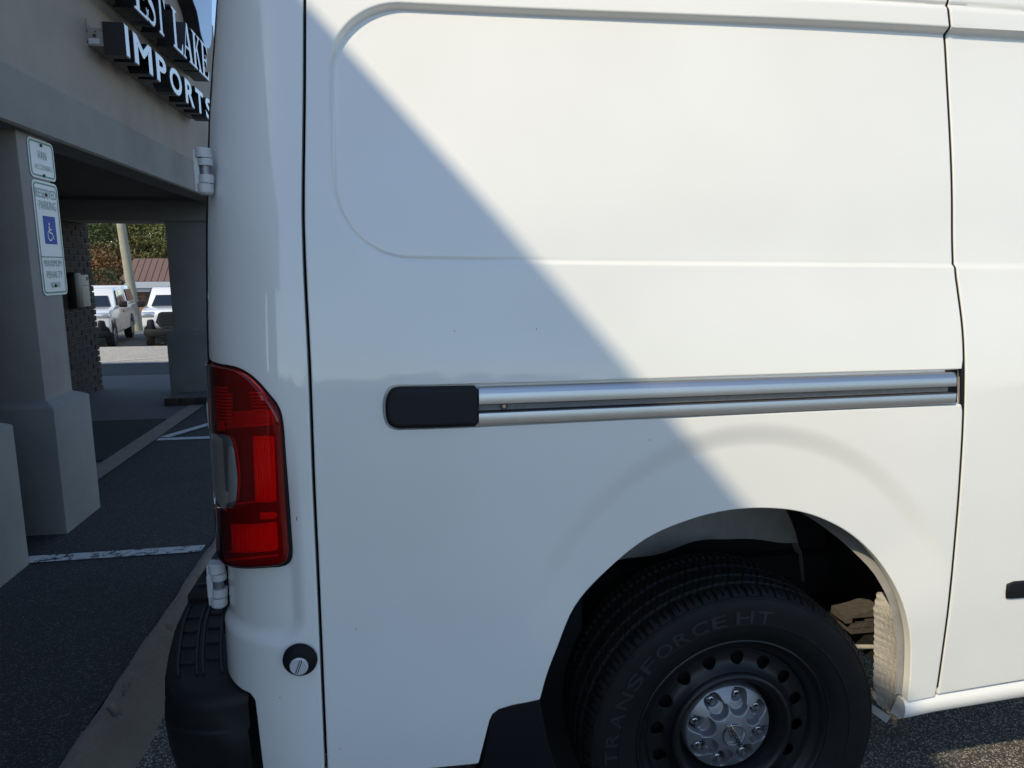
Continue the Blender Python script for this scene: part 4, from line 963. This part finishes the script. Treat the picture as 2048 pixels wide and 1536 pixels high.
# ================================================================== BEYOND THE PORCH
WHITE_TRUCK = mat('truck_white', (.78, .78, .76), .3, 0, 1, .03)
GLASS_DARK = mat('dark_glass', (.012, .016, .022), .06, 0, .5, .02)
GLASS_BROWN = mat('tinted_glass', (.06, .035, .028), .1, 0, .5, .02)
TRIM_DARK = mat('truck_trim', (.010, .0105, .012), .6, spec=.25)
LAMP_GLASS = mat('headlight_glass', (.55, .56, .58), .12, .6, .5, .02)
WHEEL_SILVER = mat('wheel_silver', (.45, .46, .48), .3, .8)
TRUCK_TYRE = mat('truck_tyre', (.02, .02, .021), .8)
def truck(loc, heading, label, cap):
    t = thing('pickup_truck', loc, label, 'pickup truck', 'white pickup trucks parked behind the building')
    OFF[t.name] = np.zeros(3)                  # built round its own origin, nose towards +y
    W = .93
    def sec(pts, m, name, w=W, tuck=0., par=t, bev=.03):
        b = MB(); n = len(pts); v = [(-w+tuck*max(0, (z-1.12)), y, z) for y, z in pts]+[(w-tuck*max(0, (z-1.12)), y, z) for y, z in pts]
        b.add(v, [tuple(range(n)), tuple(range(n, 2*n))[::-1]]+[(i, n+i, n+(i+1) % n, (i+1) % n) for i in range(n)])
        return b.build(name, m, par, bevel=bev)
    def archp(y0, r=.46): return [(y0+r*math.cos(a), .42+r*math.sin(a)) for a in np.linspace(math.pi, 0, 9)]
    lower = [(-2.65, .55)]+archp(-1.62)+[(-.9, .42), (.75, .42)]+archp(1.62)+[(2.30, .52), (2.42, .70), (2.44, 1.06), (2.32, 1.17), (1.15, 1.25), (.9, 1.24), (-1.05, 1.22), (-2.65, 1.22)]
    lower = [p for p in lower]
    body = sec(lower, WHITE_TRUCK, 'body')
    sec([(.98, 1.20), (.25, 1.78), (.0, 1.83), (-.72, 1.83), (-.98, 1.72), (-1.10, 1.20)], WHITE_TRUCK, 'cab', .90, .26)
    b = MB(); b.prism([(-.74, 0), (.74, 0), (.60, .62), (-.60, .62)], (0, .965, 1.235), (1, 0, 0), (0, -.70, .55), (0, .4, .5), .02); b.build('windshield', GLASS_DARK, t)
    for s in (-1, 1):
        for a, c in (((.70, .05), 1), ((-.02, -.62), 0)):
            y0, y1 = a; w0, w1 = .875*s, .755*s
            top0 = min(1.74, 1.24+(.95-y0)*.72) if c else 1.74
            v = [(w0, y0, 1.26), (w0, y1, 1.26), (w1, y1, 1.74), (w1, min(y0, .27) if c else y0, 1.74)]
            v2 = [(x+.035*s, y, z) for x, y, z in v]
            q = MB(); q.add(v+v2, [(0, 1, 2, 3), (7, 6, 5, 4), (0, 4, 5, 1), (1, 5, 6, 2), (2, 6, 7, 3), (3, 7, 4, 0)]); q.build('side_window', GLASS_DARK, t)
        q = MB(); q.box((min(.93*s, 1.17*s), .58, 1.20), (max(.93*s, 1.17*s), .70, 1.40)); q.build('mirror', TRIM_DARK, t, bevel=.04)
        q = MB(); q.box((min(.56*s, .945*s), 2.12, .93), (max(.56*s, .945*s), 2.445, 1.13)); q.build('headlight', LAMP_GLASS, t, bevel=.05)
        q = MB(); q.box((min(.925*s, .945*s), -.05, 1.02), (max(.925*s, .945*s), .08, 1.06)); q.build('door_handle', TRIM_DARK, t)
    b = MB(); b.prism([(-.42, .62), (.42, .62), (.56, .80), (.46, 1.08), (.38, 1.12), (-.38, 1.12), (-.46, 1.08), (-.56, .80)], (0, 2.40, 0), (1, 0, 0), (0, 0, 1), (0, 1, 0), .06); g = b.build('grille', DARK_BOX, t)
    for i in range(4):
        q = MB(); q.box((-.42, 2.455, .72+i*.09), (.42, 2.475, .745+i*.09)); q.build('grille_bar', TRIM_DARK, g)
    b = MB(); b.prism([(-.95, 2.05), (-.90, 2.40), (-.6, 2.52), (.6, 2.52), (.90, 2.40), (.95, 2.05)], (0, 0, .36), (1, 0, 0), (0, 1, 0), (0, 0, 1), .24); b.build('front_bumper', TRIM_DARK, t, bevel=.05)
    for s in (-1, 1):
        for y in (-1.62, 1.62):
            q = MB(); q.lathe([(.2, -.11), (.34, -.12), (.375, -.09), (.385, 0), (.375, .09), (.34, .12), (.2, .11)], (0, 0, 0), 24)
            vv = np.array(q.v)[:, [1, 0, 2]]+np.array([.80*s, y, .385]); w = obj('wheel', vv, q.f, TRUCK_TYRE, t, smooth=True, angle=40)
            q = MB(); q.tube((.80*s+.10*s, y, .385), (.80*s+.118*s, y, .385), .215, .20, 20); q.build('rim', WHEEL_SILVER, w)
            for kx in range(5):
                a = kx*2*math.pi/5; q = MB(); q.box((.80*s+.117*s-.006, y+.13*math.cos(a)-.035, .385+.13*math.sin(a)-.035), (.80*s+.117*s+.006, y+.13*math.cos(a)+.035, .385+.13*math.sin(a)+.035)); q.build('rim_opening', DARK_BOX, w)
    b = MB(); b.box((-.80, -2.4, .36), (.80, 2.2, .55)); b.build('underside', DARK_BOX, t)
    if cap:
        sec([(-1.12, 1.22), (-1.02, 1.84), (-1.2, 1.88), (-2.45, 1.86), (-2.68, 1.22)], WHITE_TRUCK, 'camper_shell', .91, .18)
        for s in (-1, 1):
            v = [(.875*s, -1.22, 1.33), (.875*s, -2.42, 1.33), (.80*s, -2.30, 1.74), (.80*s, -1.18, 1.74)]; v2 = [(x+.035*s, y, z) for x, y, z in v]
            q = MB(); q.add(v+v2, [(0, 1, 2, 3), (7, 6, 5, 4), (0, 4, 5, 1), (1, 5, 6, 2), (2, 6, 7, 3), (3, 7, 4, 0)]); q.build('shell_window', GLASS_BROWN, t)
    for s in (-1, 1):
        q = MB(); q.prism([(.50*s, 2.30), (.66*s, 2.49), (.90*s, 2.385), (.953*s, 2.05), (.90*s, 2.0)], (0, 0, .57), (1, 0, 0), (0, 1, 0), (0, 0, 1), .33); q.build('bumper_corner', TRIM_DARK, t, bevel=.04)
    t.location = loc; t.rotation_euler = (0, 0, heading)
    return t
TZ = -.955
def gz(y): return float(np.interp(y, [p[0] for p in PR], [p[1] for p in PR]))
# nearer truck: its front wheel stands at px 222, rear wheel at px 256
fwp, rwp = hit(223, 660, 1, 24.2), hit(257, 650, 1, 27.25)
dv = (fwp-rwp)[:2]; dv /= np.linalg.norm(dv); head = math.atan2(-dv[0], dv[1])
side = np.array([dv[1], -dv[0]])                # towards the truck's right
mid = (fwp+rwp)[:2]/2
cen = mid + side*.80*(1 if (mid+side*.8)[0] < mid[0] else -1)
truck((cen[0], cen[1], gz(cen[1])+.0), head, 'white pickup truck with camper shell, partly hidden by the brick wall', True)
p = hit(298, 660, 1, 24.3); hd = math.radians(194); dirv = np.array([-math.sin(hd), math.cos(hd)]); sd2 = np.array([dirv[1], -dirv[0]])
sgn = 1 if (sd2)[0] > 0 else -1
c2 = p[:2]+sd2*sgn*.82-dirv*1.62
truck((c2[0], c2[1], gz(c2[1])+.0), hd, 'white pickup truck with black grille facing the porch, right of the pole', False)
# utility pole, leaning a little
pb = hit(275, 648, 1, 31.0); pt = hit(238, 420, 1, 31.0); pt = pb+(pt-pb)*1.9
POLE = mat('weathered_pole', (.24, .23, .17), .9, noise=(3.5, .7, (.36, .34, .26), 8), bump=(40, .8, .01))
ut = thing('utility_pole', (pb[0], pb[1], gz(pb[1])), 'weathered wooden utility pole standing between the two white pickups', 'utility pole')
b = MB(); pb[2] = gz(pb[1])-.1; n = 10
for i in range(n):
    a = pb+(pt-pb)*i/n; c = pb+(pt-pb)*(i+1)/n; b.tube(a, c, .19-.06*i/n, .19-.06*(i+1)/n, 14, i == n-1)
b.build('shaft', POLE, ut, smooth=True, angle=60)
b = MB(); tp = pb+(pt-pb)*.93; b.box(tp+(-1.1, -.05, 0), tp+(1.1, .05, .12)); b.build('crossarm', POLE, ut)
# small brick building with hipped metal roof
METAL = mat('brown_metal_roof', (.135, .082, .066), .5, noise=(.6, .6, (.155, .096, .078)))
FASCIA = mat('white_fascia', (.72, .73, .74), .6)
FASCIA2 = mat('blue_grey_gutter', (.40, .44, .50), .6)
def brick_far():
    m = bpy.data.materials.new('far_brick'); m.use_nodes = True; n, l = nt(m); b = n['Principled BSDF']
    tc = n.new('ShaderNodeTexCoord'); mp = n.new('ShaderNodeMapping'); mp.inputs['Rotation'].default_value = (math.radians(90), 0, 0)
    t = n.new('ShaderNodeTexBrick'); t.inputs['Scale'].default_value = 4; t.inputs['Color1'].default_value = (.33, .13, .09, 1); t.inputs['Color2'].default_value = (.26, .10, .07, 1); t.inputs['Mortar'].default_value = (.34, .28, .24, 1)
    l.new(tc.outputs['Object'], mp.inputs[0]); l.new(mp.outputs[0], t.inputs[0]); l.new(t.outputs[0], b.inputs['Base Color']); b.inputs['Roughness'].default_value = .9
    return m
FB = brick_far()
D = 58.0; e0 = hit(236, 563, 1, D); r0 = hit(268, 517, 1, D+2.2); gz0 = gz(D)-.1
hb = thing('small_building', (e0[0]+8, D+4, gz0), 'small brick building with brown metal hip roof behind the utility pole', 'building')
ez_, rz_ = e0[2], r0[2]; xL, xR = e0[0], e0[0]+18; rx0 = r0[0]; rx1 = xR-(rx0-xL)
b = MB(); b.add([(xL, D, ez_), (xR, D, ez_), (xR, D+4.4, ez_), (xL, D+4.4, ez_), (rx0, D+2.2, rz_), (rx1, D+2.2, rz_)], [(0, 1, 5, 4), (1, 2, 5), (2, 3, 4, 5), (3, 0, 4), (3, 2, 1, 0)])
rf = b.build('roof', METAL, hb)
for i in range(1, 40):
    x = xL+i*.46
    if x > xR-.3: break
    tt = min(1, (x-xL)/(rx0-xL), (xR-x)/(xR-rx1)); b = MB()
    b.tube((x, D-.01, ez_+.02), (x, D+2.2*tt, ez_+.02+(rz_-ez_)*tt), .035, .035, 5); b.build('roof_seam', METAL, rf)
b = MB(); b.box((xL+.02, D+.03, ez_-.50), (xR-.02, D+4.3, ez_)); b.build('gutter', FASCIA2, hb)
b = MB(); b.box((xL+.4, D+.3, ez_-.80), (xR-.4, D+4.1, ez_-.5)); b.build('fascia', FASCIA, hb)
wx = hit(277, 590, 1, D+1.2)[0]; wx2 = hit(298, 590, 1, D+1.2)[0]
b = MB(); b.box((wx, D+1.0, gz0), (wx2, D+2.0, ez_-.80)); b.build('brick_pier', FB, hb)
b = MB(); b.box((wx2+1.2, D+2.4, gz0), (xR-1, D+4.0, ez_-.80)); b.build('wall', FB, hb)
b = MB(); b.box((wx+.62, D+.9, ez_-1.9), (wx+.74, D+1.0, ez_-.5)); b.build('downpipe', METAL, hb)
# trees: tapered trunk with limbs and a crown of many small leaf faces in clumps
BARK = mat('bark', (.07, .055, .042), .95, bump=(20, .8, .02))
LEAF = {}
def leafmat(name, c):
    m = mat(name, c, .65, 0, 0, .1, .3); n, l = nt(m); b = n['Principled BSDF']
    b.inputs['Transmission Weight'].default_value = 0
    oi = n.new('ShaderNodeNewGeometry'); mr = n.new('ShaderNodeHueSaturation'); mr.inputs['Color'].default_value = (*c, 1)
    mm = n.new('ShaderNodeMapRange'); mm.inputs['To Min'].default_value = .55; mm.inputs['To Max'].default_value = 1.5
    l.new(oi.outputs['Random Per Island'], mm.inputs['Value']); l.new(mm.outputs[0], mr.inputs['Value']); l.new(mr.outputs['Color'], b.inputs['Base Color'])
    return m
LO2 = leafmat('brown_green_leaves', (.11, .08, .028)); LG2 = leafmat('yellow_green_leaves', (.115, .12, .035)); LR2 = leafmat('rust_leaves', (.12, .06, .03))
LG = leafmat('green_leaves', (.062, .085, .028)); LO = leafmat('olive_leaves', (.10, .095, .026)); LR = leafmat('russet_leaves', (.15, .075, .028)); LD = leafmat('dark_green_leaves', (.036, .055, .024))
def tree(x, y, h, r, m, label, base=.25, nclump=70, nleaf=70, cat='tree', group='trees behind the parking lot', size=.17, name='tree'):
    g = gz(y)-.1; t = thing(name, (x, y, g), label, cat, group)
    b = MB(); top = np.array([x+rng.normal(0, .3), y, g+h*.85]); bs = np.array([x, y, g])
    for i in range(5): b.tube(bs+(top-bs)*i/5, bs+(top-bs)*(i+1)/5, .03*h*(1-.17*i)*.6, .03*h*(1-.17*(i+1))*.6, 7, False)
    cl = []
    for i in range(nclump):
        a = rng.uniform(0, 2*math.pi); q = rng.uniform(base, 1); rr = r*math.sin(math.pi*min(1, max(.06, (q-base*.6)/(1.12-base*.6))))**.7*math.sqrt(rng.uniform(.15, 1))
        cl.append(np.array([x+rr*math.cos(a), y+rr*math.sin(a), g+h*q]))
    for c in cl[::5]: 
        s = bs+(top-bs)*max(.2, min(.9, (c[2]-g)/h-.15)); b.tube(s, c, .05, .02, 5, False)
    b.build('trunk', BARK, t, smooth=True)
    V = []; cr = r*.26
    for c in cl:
        p = rng.normal(0, 1, (nleaf, 3)); p /= np.linalg.norm(p, axis=1)[:, None]; p = c+p*cr*rng.uniform(.35, 1, (nleaf, 1))*np.array([1, 1, .7])
        e1 = rng.normal(0, 1, (nleaf, 3)); e1 /= np.linalg.norm(e1, axis=1)[:, None]; e2 = np.cross(e1, rng.normal(0, 1, (nleaf, 3))); e2 /= np.linalg.norm(e2, axis=1)[:, None]
        s = size*rng.uniform(.6, 1.3, (nleaf, 1)); V.append(np.stack([p-e1*s, p+e2*s*.6, p+e1*s, p-e2*s*.6], 1).reshape(-1, 3))
    V = np.concatenate(V); obj('crown', V, np.arange(len(V)).reshape(-1, 4), m, t)
def at(px, y): return hit(px, 560, 1, y)[0]
tree(at(190, 60), 60, 4.9, 3.0, LR, 'russet autumn tree low at the left edge of the porch opening', .05, 110, 60, size=.12)
tree(at(225, 68), 68, 6.0, 3.2, LO2, 'brown-green autumn tree just left of the utility pole', .1, 110, 60, size=.12)
tree(at(182, 74), 74, 8.6, 4.0, LG, 'mid green tree behind the russet one at far left', .15, 130, 70, size=.13)
tree(at(228, 84), 84, 11.0, 4.2, LO, 'olive tree behind the utility pole, taller than its neighbours', .15, 140, 80, size=.14)
tree(at(283, 76), 76, 7.2, 3.6, LO, 'yellowish olive tree rising over the brown metal roof', .15, 140, 80, size=.13)
tree(at(318, 84), 84, 9.6, 3.8, LG2, 'rounded olive tree over the roof beside the right column', .15, 130, 80, size=.14)
tree(at(262, 95), 95, 17, 5, LD, 'dark green tree at the back between the lighter crowns', .2, 140, 80)
tree(at(200, 100), 100, 17, 5.5, LG, 'deep green tree at the back above the russet crown', .2, 140, 80)
tree(at(320, 102), 102, 17, 5.5, LD, 'dark green tree at the back over the rounded olive one', .2, 140, 80)
tree(at(160, 98), 98, 16, 5.5, LD, 'dark green tree at the back hidden mostly by the brick wall', .2, 120, 80)
tree(at(222, 52), 52, 2.5, 1.3, LR2, 'low rusty bush under the corner of the metal roof', .02, 60, 50, 'bush', 'bushes beside the small building', .08, 'bush')
tree(at(312, 57), 57, 1.9, .9, LG, 'small green bush beside the brick pier', .02, 40, 40, 'bush', 'bushes beside the small building', .07, 'bush')
tree(at(203, 54), 54, 3.4, 2.0, LD, 'low dark bush behind the pickup with camper shell', .02, 80, 50, 'bush', 'bushes beside the small building', .09, 'bush')
# the wood across the road behind the camera, mirrored in the paint and the rails
cx_ = np.sort(rng.uniform(-45, 60, 170)); ct_ = rng.uniform(1.7, 2.9, 170)+.5*np.sin(cx_*.4); cr_ = rng.uniform(.6, 1.5, 170)
n = 30000; ci = rng.integers(0, 170, n); P = rng.normal(0, 1, (n, 3)); P /= np.linalg.norm(P, axis=1)[:, None]; P *= rng.uniform(.3, 1, (n, 1))**.5
P = np.stack([cx_[ci]+P[:, 0]*cr_[ci]*(1.1-.45*P[:, 2]), -30+P[:, 1]*2.5, np.where(rng.uniform(0, 1, n) < .35, rng.uniform(.05, 1, n)*ct_[ci]*.8, np.maximum(.05, ct_[ci]*(.5+.5*P[:, 2])))], 1)
e1 = rng.normal(0, 1, (n, 3)); e1 /= np.linalg.norm(e1, axis=1)[:, None]; e2 = np.cross(e1, rng.normal(0, 1, (n, 3))); e2 /= np.linalg.norm(e2, axis=1)[:, None]
V = np.stack([P-e1*.22, P+e2*.17, P+e1*.22, P-e2*.17], 1).reshape(-1, 3)
tag(obj('woods', V, np.arange(len(V)).reshape(-1, 4), LD), kind='stuff')
